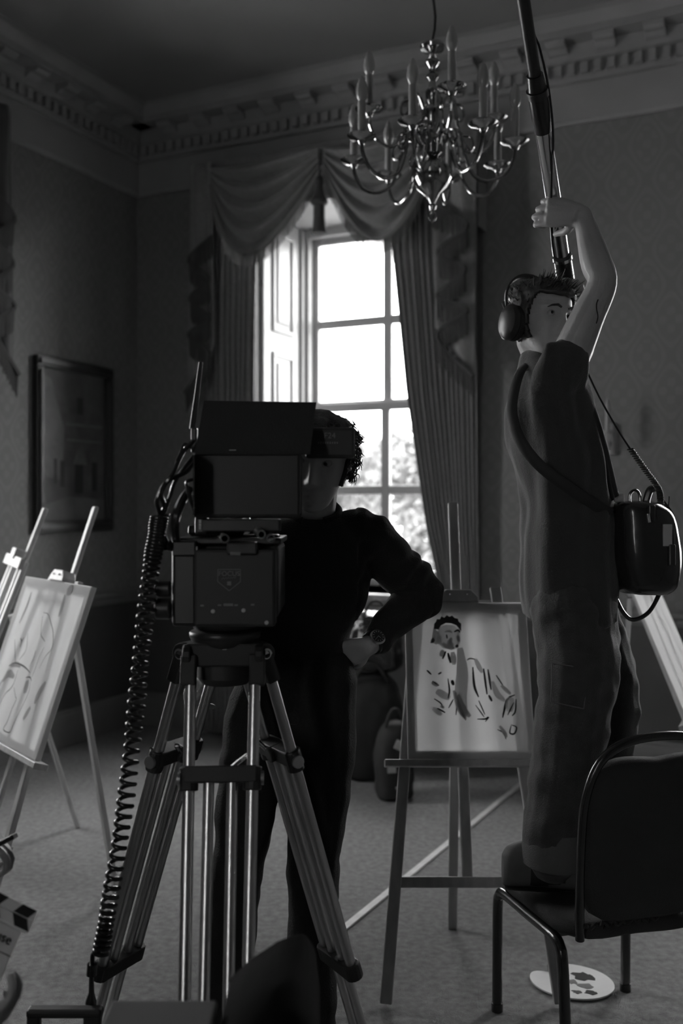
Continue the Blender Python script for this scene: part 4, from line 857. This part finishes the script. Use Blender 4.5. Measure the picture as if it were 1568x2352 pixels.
# ------------------------------------------------------------------ the sound recordist on the chair
D2 = 2.9
def S2(px, py, d=D2): return P(px, py, d)
sr = thing('person', V((.66, D2, .45)), 'person in dark T-shirt and jeans standing on the chair, arm raised to the boom pole', 'person')
hc2 = S2(1243, 738, 2.93); hf2 = V((.52, -.85, -.05)); hu2 = V((.10, .02, 1))
b = MB(); T2, l2, f2, u2 = head(b, hc2, hf2, hu2, 1.0)
limb(b, [(T2((0, -.03, -.05)), .05), (S2(1238, 826, 2.95), .046), (S2(1242, 852, 2.95), .05), (S2(1240, 900, 2.95), .06)])
trunk(b, [(S2(1250, 870, 2.94), X*.07, Y*.12), (S2(1262, 930, 2.93), X*.10, Y*.14), (S2(1280, 1050, 2.92), X*.105, Y*.13), (S2(1300, 1180, 2.92), X*.095, Y*.12), (S2(1305, 1300, 2.92), X*.10, Y*.13), (S2(1305, 1390, 2.92), X*.09, Y*.12)])
A0, A1_, A2_ = S2(1288, 868, 2.80), S2(1382, 652, 2.74), S2(1338, 494, 2.80)
limb(b, [(S2(1270, 900, 2.86), .055), (A0, .056), (A0.lerp(A1_, .3), .054), (A0.lerp(A1_, .65), .047), (A1_, .041), (A1_.lerp(A2_, .3), .043), (A1_.lerp(A2_, .7), .034), (A2_, .026)])
hand(b, A2_+V((.0, 0, .004)), (-.95, .16, .10), (.05, .75, .1), 1, (.6, .62, .64, .66), 1.9, 1.02, 1.0, .02)
B0, B1, B2 = S2(1270, 880, 3.06), S2(1335, 800, 3.18), S2(1325, 712, 3.04)                                        # far arm steadies the pole's end
limb(b, [(S2(1260, 900, 3.0), .055), (B0, .055), (B0.lerp(B1, .5), .046), (B1, .04), (B1.lerp(B2, .5), .036), (B2, .026)])
hand(b, B2, (-.1, -.45, .8), (-.9, -.2, -.1), -1, (1.2, 1.2, 1.2, 1.2), .1, .9, .5, .02)
NL = [(S2(1312, 1390, 2.84), .1), (S2(1325, 1530, 2.83), .09), (S2(1308, 1700, 2.83), .072), (S2(1282, 1860, 2.84), .058), (S2(1268, 1960, 2.86), .045), (S2(1262, 2020, 2.87), .04)]
FL = [(S2(1318, 1390, 3.02), .1), (S2(1372, 1510, 3.03), .085), (S2(1398, 1620, 3.03), .068), (S2(1368, 1800, 3.06), .055), (S2(1355, 1930, 3.08), .045), (S2(1352, 1975, 3.08), .04)]
for L in (NL, FL): limb(b, [(p, r*.8) for p, r in L])
remesh('body', b, 'skin', sr, .004, 3); eyes(T2, sr, 1., (-.003, 0))
tt = MB(); tt.tube([V(p) for p in spline([tuple(A0.lerp(A1_, t)+V((.012*math.sin(t*14)+.012, -.0475, 0))) for t in (.55, .62, .7, .76, .8)], 4)], .0015, 5); tt.build('tattoo_line', 'ink', sr)
haircap(T2, sr, lambda a, z: (z > .062 if a < .9 else (z > float(np.interp(a, [.9, 1.1, 1.3, 1.5], [.062, .045, .0, -.065])))), .012, .0045, 40)
tf = MB(); rn = random.Random(12)
for i in range(900):
    th = rn.uniform(0, 2*math.pi); a = th if th < math.pi else 2*math.pi-th; z = rn.uniform(-.05, .114)
    if not (z > .07 or (a > 1.2 and z > .02) or (a > 1.4)): continue
    p = V(headpt(th, z, .008)); d = (p-V((0, -.01, 0))).normalized(); t = V((rn.gauss(0, .4), .6 if a < 1.4 else -.2, rn.gauss(.2, .3))); L = rn.uniform(.008, .02)*(1.5 if (a < 1.2 and z > .06) else .7)
    tf.tube([T2(p), T2(p+d*L*.6+t*L*.3), T2(p+d*L+t*L)], [.0022, .0018, .0006], 4)
tf.build('hair_tufts', 'hair', sr, smooth=True, kind='stuff')
for s in (-1, 1): br_ = MB(); br_.tube([T2((s*x, headpt(math.asin(min(.99, x/.08)), z)[1]+.001, z)) for x, z in ((.014, .028), (.026, .033), (.042, .030), (.05, .024))], [.003, .004, .003, .001], 6).build('eyebrow', 'hair', sr, smooth=True)
sh_ = MB()
def row(y, xl, xr, hy, d=2.92): c = S2((xl+xr)/2, y, d); h = (xr-xl)/2/F*d; return (c, X*h, Y*hy)
trunk(sh_, [row(806, 1208, 1268, .062, 2.93), row(828, 1200, 1290, .09, 2.93), row(852, 1192, 1322, .14), row(900, 1178, 1348, .175), row(960, 1162, 1366, .185), row(1050, 1178, 1384, .18), row(1150, 1198, 1396, .175), row(1250, 1198, 1402, .18), row(1340, 1197, 1408, .185), row(1420, 1205, 1405, .185)], 5, 40, 2.5)
limb(sh_, [(S2(1262, 920, 2.84), .08), (S2(1284, 872, 2.79), .078), (S2(1302, 822, 2.775), .067)])
limb(sh_, [(S2(1258, 890, 2.80), .06), (S2(1265, 840, 2.765), .045), (S2(1264, 800, 2.755), .028)])
limb(sh_, [(S2(1262, 900, 3.0), .085), (S2(1272, 870, 3.06), .08), (S2(1300, 845, 3.09), .074)])
def tfold(p):
    v = .014*mnoise.noise(V((p.x*17, p.y*9, p.z*2.2)))+.006*mnoise.noise(V((p.x*34, p.y*18, p.z*5+5)))
    w = max(0., min(1., (p.z-1.35)/.25))*max(0., min(1., (1.99-p.z)/.15)); return v+.008*mnoise.noise(V((p.x*6, p.y*6, p.z*11)))+.0055*w*math.sin(p.x*85+p.z*6+4*mnoise.noise(p*3.2))
remesh('t_shirt', sh_, 'tee', sr, .006, 4, tfold)
pk = MB(); pk.tube([S2(1200, 1388, 2.735), S2(1240, 1426, 2.725), S2(1296, 1422, 2.715), S2(1302, 1330, 2.72)], .0018, 5)
jn = MB()
trunk(jn, [row(1370, 1205, 1408, .165), row(1420, 1222, 1412, .165), row(1470, 1240, 1415, .16), row(1500, 1250, 1400, .12)], 4, 32)
limb(jn, [(p, r) for (p, _), r in zip(NL[:5], (.12, .117, .106, .094, .086))]); limb(jn, [(p, r) for (p, _), r in zip(FL[:5], (.115, .108, .093, .086, .08))])
remesh('jeans', jn, 'denim', sr, .0065, 5, nfold(8, .011, (1, 1, 1.5), 8))
for (p, q, r) in ((NL[3][0].lerp(NL[4][0], .32), NL[4][0]+V((.006, 0, -.018)), .092), (FL[3][0].lerp(FL[4][0], .4), FL[4][0]+V((0, 0, -.02)), .088)):
    c = MB(); n = 28; e = (q-p).normalized(); x = e.orthogonal().normalized(); y = e.cross(x)
    c.loft([[o+(x*math.cos(2*math.pi*k/n)+y*math.sin(2*math.pi*k/n))*(rr+.002*math.sin(3*2*math.pi*k/n)) for k in range(n)] for o, rr in ((p, r*.93), (p, r), (q, r*1.03), (q, r*.95), (p+e*.01, r*.92))], cap=False); c.build('turn_up', 'denim_in', sr, smooth=True)
po = MB(); dz = 2.735
tx = [(1268, 1524), (1352, 1535), (1340, 1628), (1265, 1612)]
def onleg(px, py): 
    q = S2(px, py, 2.70); c = NL[0][0].lerp(NL[1][0], .8) if py < 1600 else NL[1][0].lerp(NL[2][0], .5); return S2(px, py, 2.715+.35*((px-1318)/F*2.8)**2/.117)
for i in range(4): po.tube([onleg(lerp(tx[i][0], tx[(i+1) % 4][0], k/8), lerp(tx[i][1], tx[(i+1) % 4][1], k/8)) for k in range(9)], .0018, 5)
po.build('thigh_pocket_stitching', 'denim_in', sr, smooth=True)
for (c, s) in ((NL[-1][0], 1), (FL[-1][0], -1)):
    zb = .452; s_ = MB(); x0 = c.x-.135
    if s < 0: x0 = c.x-.09
    y0 = c.y+.01
    trunk(s_, [(V((x0, y0, zb+.052)), Y*.02, Z*.045), (V((x0+.02, y0, zb+.06)), Y*.038, Z*.059), (V((x0+.08, y0, zb+.066)), Y*.043, Z*.065), (V((x0+.16, y0-.01, zb+.042)), Y*.046, Z*.041), (V((x0+.235, y0-.02, zb+.034)), Y*.045, Z*.033), (V((x0+.275, y0-.025, zb+.026)), Y*.025, Z*.024)], 5, 22)
    limb(s_, [(V((c.x-.015, y0, zb+.07)), .046), (V((c.x-.01, y0, zb+.14)), .047)]); sho = remesh('boot', s_, 'boot', sr, .005, 3)
    so = MB(); trunk(so, [(V((x0+.004, y0, zb+.006)), Y*.025, Z*.0055), (V((x0+.03, y0, zb+.006)), Y*.042, Z*.0055), (V((x0+.17, y0-.01, zb+.006)), Y*.048, Z*.0055), (V((x0+.26, y0-.022, zb+.006)), Y*.038, Z*.0055), (V((x0+.28, y0-.025, zb+.006)), Y*.015, Z*.0055)], 4, 18); so.build('sole', 'rubber', sho, smooth=True)
    if s > 0: up = MB(); trunk(up, [(V((x0+.075, y0, zb+.068)), Y*.0445, Z*.064), (V((x0+.10, y0-.003, zb+.064)), Y*.0475, Z*.060), (V((x0+.17, y0-.01, zb+.048)), Y*.0495, Z*.043)], 4, 22); up.build('dark_upper', 'boot2', sho, smooth=True)

# headphones
hp = thing('headphones', T2((-.095, -.02, -.02)), 'black closed-back headphones over the ears of the person with the boom', 'headphones')
for s in (1, -1):
    ax = (l2*s+f2*-.0).normalized(); Rx = ax.to_track_quat('Z', 'Y').to_matrix(); c = T2((s*.078, -.014, -.022))
    e = MB(); e.M = Matrix.Translation(c) @ frame(V((0, 0, 0)), f2, u2, ax); 
    def dome(pr, nm, m):
        q = MB(e.M); n = 32; q.loft([[(r*.040*math.cos(2*math.pi*k/n), r*.052*math.sin(2*math.pi*k/n), z) for k in range(n)] for r, z in pr]); return q.build(nm, m, hp, smooth=True)
    dome([(.55, -.002), (.95, .0), (1.02, .008), (1.0, .02), (.9, .022)], 'ear_pad', 'darkfab'); dome([(.97, .0225), (1.02, .024), (1.02, .034), (.9, .042), (.55, .047), (.01, .048)], 'ear_cup', 'black2')
    MB().tube([c+ax*.036+u2*.02, c+ax*.036-f2*.03+u2*.06], .006, 8).build('yoke', 'black2', hp, smooth=True)
pts = [T2((.112*math.cos(a), -.035-.03*math.sin(a), .035+.105*math.sin(a))) for a in [math.pi*i/24 for i in range(25)]]
pts = [T2((.112, -.03, -.0))]+pts+[T2((-.112, -.03, -.0))]
MB().tube(pts, .009, 8, flat=.45).build('headband', 'black2', hp, smooth=True)

# boom pole
bp = thing('boom_pole', S2(1302, 650, 2.86), 'metal boom pole with a twisted cable held overhead by the person on the chair', 'boom pole')
pa, pc = P(1306, 690, 3.10), P(1247, 300, 2.68); dr_ = (pc-pa).normalized(); top = pc+dr_*1.2
def pole(py):                                            # the point of the pole's axis seen at row py
    lo, hi = -1., 3.
    for _ in range(50):
        m = (lo+hi)/2; q = pa.lerp(pc, m)
        if HY-(q.z-EYE)/q.y*F > py: lo = m
        else: hi = m
    return pa.lerp(pc, lo)
MB().tube([pa, pole(480), pc], .0215, 18).build('lower_tube', 'steel', bp, smooth=True)
MB().tube([pc, top], .0165, 16).build('upper_tube', 'black2', bp, smooth=True)
MB().tube([pole(302), pole(275), pole(215), pole(172)], [.0225, .026, .026, .0215], 18).build('clutch', 'rubber', bp, smooth=True)
MB().tube([pole(222), pole(206)], .029, 18).build('clutch_ring', 'black2', bp, smooth=True)
MB().tube([pole(640), pole(585)], [.027, .026], 18).build('lower_clutch', 'rubber', bp, smooth=True)
MB().tube([pole(595), pole(588)], .029, 18).build('clutch_ring', 'steel', bp, smooth=True)
wv = []
for i in range(80):
    t = i/79; c = pa.lerp(top, t); r = .0245+(.006 if .30 < t < .46 else 0); a = 2.0+t*11.0; wv.append(c+X*r*math.cos(a)+dr_.cross(X).normalized()*r*math.sin(a))
MB().tube(wv, .0032, 6).build('wound_cable', 'rubber', bp, smooth=True)

# sound bag, straps, leads
sbg = thing('sound_bag', S2(1470, 1365, 2.86), 'glossy black sound bag with cables worn at the front of the person on the chair', 'bag')
b = MB(); trunk(b, [(S2(1480, 1362, 2.86), X*.055, Y*.09), (S2(1476, 1340, 2.86), X*.085, Y*.12), (S2(1472, 1270, 2.86), X*.098, Y*.13), (S2(1462, 1190, 2.86), X*.088, Y*.13), (S2(1450, 1160, 2.86), X*.066, Y*.12), (S2(1446, 1152, 2.86), X*.04, Y*.10)], 5, 30, 3.2)
remesh('bag_body', b, 'leather', sbg, .006, 4, nfold(9, .004))
zp = MB()
for i in range(44):
    t = i/43; p = S2(lerp(1508, 1488, t)+6*math.sin(3*t), lerp(1225, 1330, t), 2.732+.01*t); zp.ball(p, .0016, 6, 4)
zp.build('zip_teeth', 'steel', sbg, kind='stuff')
pbx = lambda nm, x0, y0, x1, y1, d, th, m: pbox(nm, x0, y0, x1, y1, d, th, m, sbg, .004)
pbx('front_pouch', 1520, 1215, 1548, 1290, 2.735, .09, 'darkfab'); pbx('paper_label', 1522, 1204, 1544, 1255, 2.728, .005, 'tape'); pbx('transmitter', 1536, 1250, 1552, 1300, 2.725, .05, 'black2'); pbx('buckle_tab', 1412, 1133, 1434, 1153, 2.79, .02, 'tape'); pbx('recorder', 1490, 1160, 1506, 1200, 2.722, .06, 'black2')
MB().tube([S2(1487, 1180, 2.712), S2(1490, 1200, 2.712)], .006, 10).build('chrome_clip', 'steel', sbg, smooth=True)
for pts, r in (([(1446, 1168, 2.8), (1446, 1136, 2.8), (1458, 1126, 2.8), (1468, 1136, 2.8), (1470, 1168, 2.8)], .0042), ([(1478, 1170, 2.82), (1490, 1130, 2.82), (1500, 1122, 2.82)], .011), ([(1522, 1150, 2.86), (1545, 1185, 2.87), (1557, 1240, 2.87), (1556, 1290, 2.86), (1545, 1330, 2.86)], .0042), ([(1520, 1152, 2.84), (1540, 1195, 2.85), (1550, 1260, 2.85), (1540, 1310, 2.84)], .004), ([(1540, 1295, 2.8), (1532, 1312, 2.8), (1546, 1330, 2.8)], .004), ([(1545, 1320, 2.82), (1536, 1346, 2.82)], .008)):
    tube_px(MB(), pts, r).build('lead', 'rubber', sbg, smooth=True)
MB().tube([S2(1536, 1140, 2.9), S2(1533, 1175, 2.9)], .0018, 6).build('whip_aerial', 'black', sbg)
tube_px(MB(), [(1412, 1370, 2.84), (1432, 1408, 2.84), (1455, 1423, 2.83), (1490, 1405, 2.82), (1520, 1352, 2.82)], .0062).build('hanging_loop', 'rubber', sbg, smooth=True)
for pts in ([(1338, 872, 2.80), (1370, 960, 2.76), (1395, 1050, 2.75), (1416, 1140, 2.78)], [(1330, 876, 2.86), (1360, 960, 2.80), (1384, 1050, 2.78), (1404, 1150, 2.80)]):
    q = [V(a) for a in spline([tuple(S2(*p)) for p in pts], 6)]; MB().tube(q, .011, 8, flat=.25).build('shoulder_strap', 'strap', sbg, smooth=True)
q = [V(a) for a in spline([tuple(S2(*p)) for p in [(1268, 826, 2.99), (1232, 826, 2.93), (1200, 846, 2.86), (1182, 892, 2.80), (1176, 950, 2.775), (1194, 1010, 2.735), (1240, 1070, 2.71), (1320, 1130, 2.71), (1400, 1180, 2.76)]], 8)]; MB().tube(q, .016, 8, flat=.3).build('back_strap', 'strap', sbg, smooth=True)
lead = thing('curly_lead', S2(1520, 1200, 2.84), 'thin lead from the shoulder that becomes a small coil above the sound bag', 'cable')
tube_px(MB(), [(1346, 850, 2.77), (1380, 920, 2.78), (1420, 990, 2.80), (1446, 1030, 2.81)], .0026).build('straight_run', 'rubber', lead, smooth=True)
axs = [V(p) for p in spline([tuple(S2(*p)) for p in ((1446, 1030, 2.81), (1480, 1078, 2.82), (1510, 1120, 2.82), (1516, 1150, 2.82), (1516, 1200, 2.82))], 12)]; pts = []; n = len(axs)
for i in range(38*10+1):
    gg = i/380*(n-1); j = min(int(gg), n-2); a = 2*math.pi*i/10; pts.append(axs[j].lerp(axs[j+1], gg-j)+V((.0085*math.cos(a), .0085*math.sin(a), 0)))
MB().tube(pts, .002, 5).build('coil', 'rubber', lead, smooth=True, ang=180)

# ------------------------------------------------------------------ the seated helper at the left edge: hands, pen and slate
he = thing('person', V((-1.15, 1.75, 0)), 'person mostly out of frame at the left edge holding the slate and a pen', 'person')
b = MB()
H0 = V((-1.08, 1.62, 1.28)); T3, l3, f3, u3 = head(b, H0, (.5, .8, -.35), (.1, .25, 1), .98)
limb(b, [(T3((0, -.03, -.06)), .055), (V((-1.12, 1.55, 1.08)), .058)])
trunk(b, [(V((-1.12, 1.54, 1.06)), X*.11, Y*.06), (V((-1.14, 1.52, 1.0)), X*.16, Y*.09), (V((-1.15, 1.52, .8)), X*.14, Y*.1), (V((-1.15, 1.54, .62)), X*.14, Y*.1), (V((-1.15, 1.56, .54)), X*.15, Y*.1)])
hw1_ = P(-118, 1935, 2.0); limb(b, [(V((-.99, 1.58, .98)), .05), (V((-.93, 1.78, .82)), .04), (hw1_, .026)]); hand(b, hw1_, (.9, .15, .02), (.1, .1, -1), -1, (.7, .75, .8, .85), .3, .95, .5)
hw2_ = P(-150, 2370, 1.62); limb(b, [(V((-1.0, 1.45, .96)), .05), (V((-.86, 1.5, .72)), .04), (hw2_, .026)]); hand(b, hw2_, (.95, .1, .1), (-.1, .6, .8), 1, (.5, .55, .6, .6), .3, .95, .4)
for sx, pts in ((0, [(V((-1.22, 1.58, .56)), .085), (V((-1.12, 1.95, .55)), .062), (V((-1.1, 2.0, .08)), .042)]), (1, [(V((-1.06, 1.58, .56)), .085), (V((-.93, 1.9, .54)), .062), (V((-.95, 1.94, .08)), .042)])): limb(b, pts)
remesh('body', b, 'skin', he, .005, 2)
haircap(T3, he, lambda a, z: z > .06 or (a > 1.2 and z > .0) or (a > 1.5 and z > -.09), .014, .008, 18)
b = MB(); trunk(b, [(V((-1.12, 1.54, 1.09)), X*.08, Y*.07), (V((-1.13, 1.53, 1.04)), X*.16, Y*.09), (V((-1.15, 1.52, .9)), X*.18, Y*.12), (V((-1.15, 1.54, .65)), X*.17, Y*.13), (V((-1.15, 1.56, .52)), X*.17, Y*.13)], 4, 28)
limb(b, [(V((-1.0, 1.58, 1.0)), .07), (V((-.95, 1.74, .85)), .06), (V((-.95, 1.8, .83)), .055), (V((-.93, 1.78, .82)).lerp(hw1_, .6), .045)]); limb(b, [(V((-1.0, 1.46, .98)), .068), (V((-.86, 1.5, .72)), .055), (V((-.86, 1.5, .72)).lerp(hw2_, .5), .042)])
remesh('jumper', b, 'darkfab', he, .007, 4, nfold(9, .005))
b = MB(); trunk(b, [(V((-1.15, 1.56, .60)), X*.16, Y*.12), (V((-1.14, 1.58, .52)), X*.17, Y*.13), (V((-1.14, 1.58, .47)), X*.16, Y*.12)], 3, 24)
limb(b, [(V((-1.22, 1.58, .545)), .1), (V((-1.12, 1.95, .54)), .08), (V((-1.1, 2.0, .1)), .06)]); limb(b, [(V((-1.06, 1.58, .545)), .1), (V((-.93, 1.9, .53)), .08), (V((-.95, 1.94, .1)), .06)]); remesh('trousers', b, 'trouser', he, .008, 4, nfold(7, .006))
for x, y in ((-1.1, 2.0), (-.95, 1.94)):
    s = MB(); trunk(s, [(V((x, y-.06, .035)), X*.03, Z*.033), (V((x, y, .05)), X*.038, Z*.049), (V((x+.02, y+.12, .035)), X*.044, Z*.033), (V((x+.03, y+.2, .022)), X*.02, Z*.018)], 4, 18); remesh('shoe', s, 'boot2', he, .007, 2)
stl = thing('stool', V((-1.15, 1.56, 0)), 'plain stool under the helper at the left edge', 'stool')
MB().lathe([(0, .395), (.17, .395), (.18, .405), (.18, .425), (.17, .43), (0, .43)], V((-1.15, 1.56, 0)), 28).build('seat', 'wood', stl, smooth=True)
for a in range(4): MB().tube([V((-1.15+.12*math.cos(a*1.57+.78), 1.56+.12*math.sin(a*1.57+.78), .395)), V((-1.15+.17*math.cos(a*1.57+.78), 1.56+.17*math.sin(a*1.57+.78), 0))], .014, 10).build('leg', 'wood', stl, smooth=True)
pen = thing('pen', P(20, 1930, 1.96), 'dark marker pen in the hand at the left edge', 'pen')
MB().tube([P(-12, 1944, 1.955), P(30, 1922, 1.975)], .005, 10).build('barrel', 'black2', pen, smooth=True); MB().tube([P(30, 1922, 1.975), P(39, 1917, 1.98)], [.0055, .0045], 10).build('tip', 'tape', pen, smooth=True)
# clapperboard
sl = thing('clapperboard', P(-20, 2250, 1.8), 'white clapperboard with striped sticks and handwritten 2 at the left edge', 'clapperboard')
o0, ox, oy = P(52, 2100, 1.80), P(55, 2098, 1.80), 0
bx_ = (P(52, 2105, 1.80)-P(-60, 2050, 1.76)).normalized(); by_ = (P(52, 2105, 1.80)-P(20, 2245, 1.78)); by_ = by_.normalized()+V((0, .6, 0)); by_ = (by_-bx_*by_.dot(bx_)).normalized(); bz_ = bx_.cross(by_)
if bz_.y > 0: bz_ = -bz_
FM = frame(P(50, 2140, 1.80), bx_, by_, bz_)             # local: x to the right edge (0), y up, z towards the lens
MB(FM).span((-.27, -.19, -.006), (0, 0, 0)).build('board', 'clap', sl, bevel=.002)
for zz, nm, an in ((0.002, 'lower_stick', 0.), (.0225, 'upper_stick', 0.03)):
    MB(FM).span((-.27, zz, -.010), (.012, zz+.02, .004)).build(nm, 'clap', sl, bevel=.002)
    for i in range(5):
        x0 = .010-i*.06; k = MB(FM); k.prism([(x0, zz+.001), (x0-.03, zz+.001), (x0-.042, zz+.019), (x0-.012, zz+.019)] if nm == 'lower_stick' else [(x0-.012, zz+.001), (x0-.042, zz+.001), (x0-.03, zz+.019), (x0, zz+.019)], Matrix.Translation((0, 0, .0042)), .0006); k.build('stripe', 'black', sl)
for y0 in (-.045, -.125): MB(FM).span((-.27, y0-.0008, 0), (0, y0+.0008, .0006)).build('ruled_line', 'ink', sl)
text('ouse', .024, FM @ Matrix.Translation((-.034, -.022, .0008)), 'ink', 'handwriting', sl)
text('2', .075, FM @ Matrix.Translation((-.028, -.085, .0008)), 'ink', 'handwriting', sl)

# ------------------------------------------------------------------ out-of-focus things close to the lens
cs = thing('equipment_case', V((-.05, 1.45, 0)), 'dark padded equipment case standing blurred close to the lens', 'case')
b = MB(); pa_ = [P(505, 2335, 1.5), P(560, 2285, 1.5), P(640, 2230, 1.52), P(690, 2215, 1.55), P(718, 2250, 1.58), P(730, 2352, 1.6)]
rings = []
for dy in (0, .05, .22, .26):
    sc_ = 1 if dy in (.05, .22) else .97
    top_ = [V((p.x, p.y+dy-.1, p.z*(sc_))) for p in pa_]; rings.append([V((top_[0].x, top_[0].y, .002))]+top_+[V((top_[-1].x, top_[-1].y, .002))])
b.loft(rings); b.build('case_body', 'casefab', cs, smooth=True, ang=50, bevel=.012)
nb = thing('notebook_stand', V((-.28, 1.5, 0)), 'pale grey box top blurred at the bottom edge under the tripod', 'box')
a, b_ = P(262, 2318, 1.5), P(492, 2318, 1.5); MB().span((a.x, 1.40, .002), (b_.x, 1.50, a.z)).build('box_body', 'paper_grey', nb, bevel=.008); MB().span((a.x-.004, 1.395, a.z+.0005), (b_.x+.004, 1.505, a.z+.012)).build('lid', 'paper_grey', nb, bevel=.004)

# ------------------------------------------------------------------ floor: palette, pale batten; bags under the window
pl = thing('palette', V((.749, 3.24, .004)), 'pale oval painter palette with dark paint lying on the carpet by the chair', 'palette')
out = []
for k in range(60):
    a = 2*math.pi*k/60; r = 1-.5*g((a-2.6+math.pi) % (2*math.pi)-math.pi, .26); out.append((.135*r*math.cos(a), .118*r*math.sin(a)))
PMx = Matrix.Translation((.749, 3.24, .004)) @ Matrix.Rotation(math.radians(-25), 4, 'Z'); MB().prism(out, PMx, .006).build('board', 'palette', pl, bevel=.001)
rn = random.Random(9)
for i, (x, y, r, m_) in enumerate(((.03, .045, .042, 'ink'), (.0, -.01, .024, 'wash'), (.05, -.02, .026, 'wash'), (.07, -.055, .024, 'ink'), (-.03, .03, .014, 'paint'), (.03, -.07, .016, 'paint'), (-.05, .0, .012, 'ink'))):
    MB().prism([(x+r*rn.uniform(.55, 1.25)*math.cos(k*.45), y+r*.7*rn.uniform(.55, 1.25)*math.sin(k*.45)) for k in range(14)], PMx @ Matrix.Translation((0, 0, .0062)), .001).build('paint_blob', m_, pl)
MB().lathe([(.0, .0066), (.016, .0066), (.017, .02), (.014, .02), (.013, .008), (0, .008)], PMx @ V((-.075, .045, 0)), 16).build('dipper', 'steel', pl, smooth=True)
p0, p1 = V((.0, 3.64, .004)), V((1.03, 5.62, .004)); tag(MB().beam(p0, p1, .03, .007).build('batten', 'flat', bevel=.001), 'pale wooden batten lying on the carpet under the easel', 'batten')
ben = []
for i, (px, py, d, rx, ry, rz, lb, m_) in enumerate(((850, 1640, 5.75, .19, .16, .29, 'large dark bag standing under the window behind the operator', 'darkfab'), (905, 1655, 5.33, .10, .12, .2, 'small dark bag with pale patches beside the easel leg', 'darkfab'), (712, 1670, 5.9, .12, .15, .22, 'dark bag half hidden behind the operator', 'darkfab'), (862, 1420, 5.78, .15, .13, .16, 'crumpled glossy black bag heaped on the large dark bag', 'leather'))):
    c = P(px, py, d)
    if i < 3: rz = rz; c.z = rz+.005
    else: c.z = .615+rz
    b = MB(); trunk(b, [(c-Z*rz, X*rx*.8, Y*ry*.8), (c-Z*rz*.85, X*rx, Y*ry), (c, X*rx*1.02, Y*ry*1.02), (c+Z*rz*.7, X*rx*.9, Y*ry*.85), (c+Z*rz, X*rx*.5, Y*ry*.5)], 4, 24, 3)
    o = thing('equipment_bag', c-Z*rz, lb, 'bag', 'bags under the window'); remesh('bag_body', b, m_, o, .012, 3, nfold(11 if i == 3 else 7, .022 if i == 3 else .012, sd=i))
    MB().tube([V(p) for p in spline([tuple(c+V((-rx*.5, -ry*.6, rz*.9))), tuple(c+V((-rx*.2, -ry*.7, rz+.07))), tuple(c+V((rx*.2, -ry*.7, rz+.07))), tuple(c+V((rx*.5, -ry*.6, rz*.9)))], 5)], .009, 8).build('handle', 'strap', o, smooth=True)
    if i == 1:
        for (dx, dz) in ((.02, .1), (-.02, -.02), (.03, -.13)): MB().box(c+V((dx, -ry*1.06, dz)), (.045, .006, .05), Matrix.Rotation(dz*4, 3, 'Y')).build('pale_patch', 'tape', o, bevel=.002)  # small pale patches on the bag's front
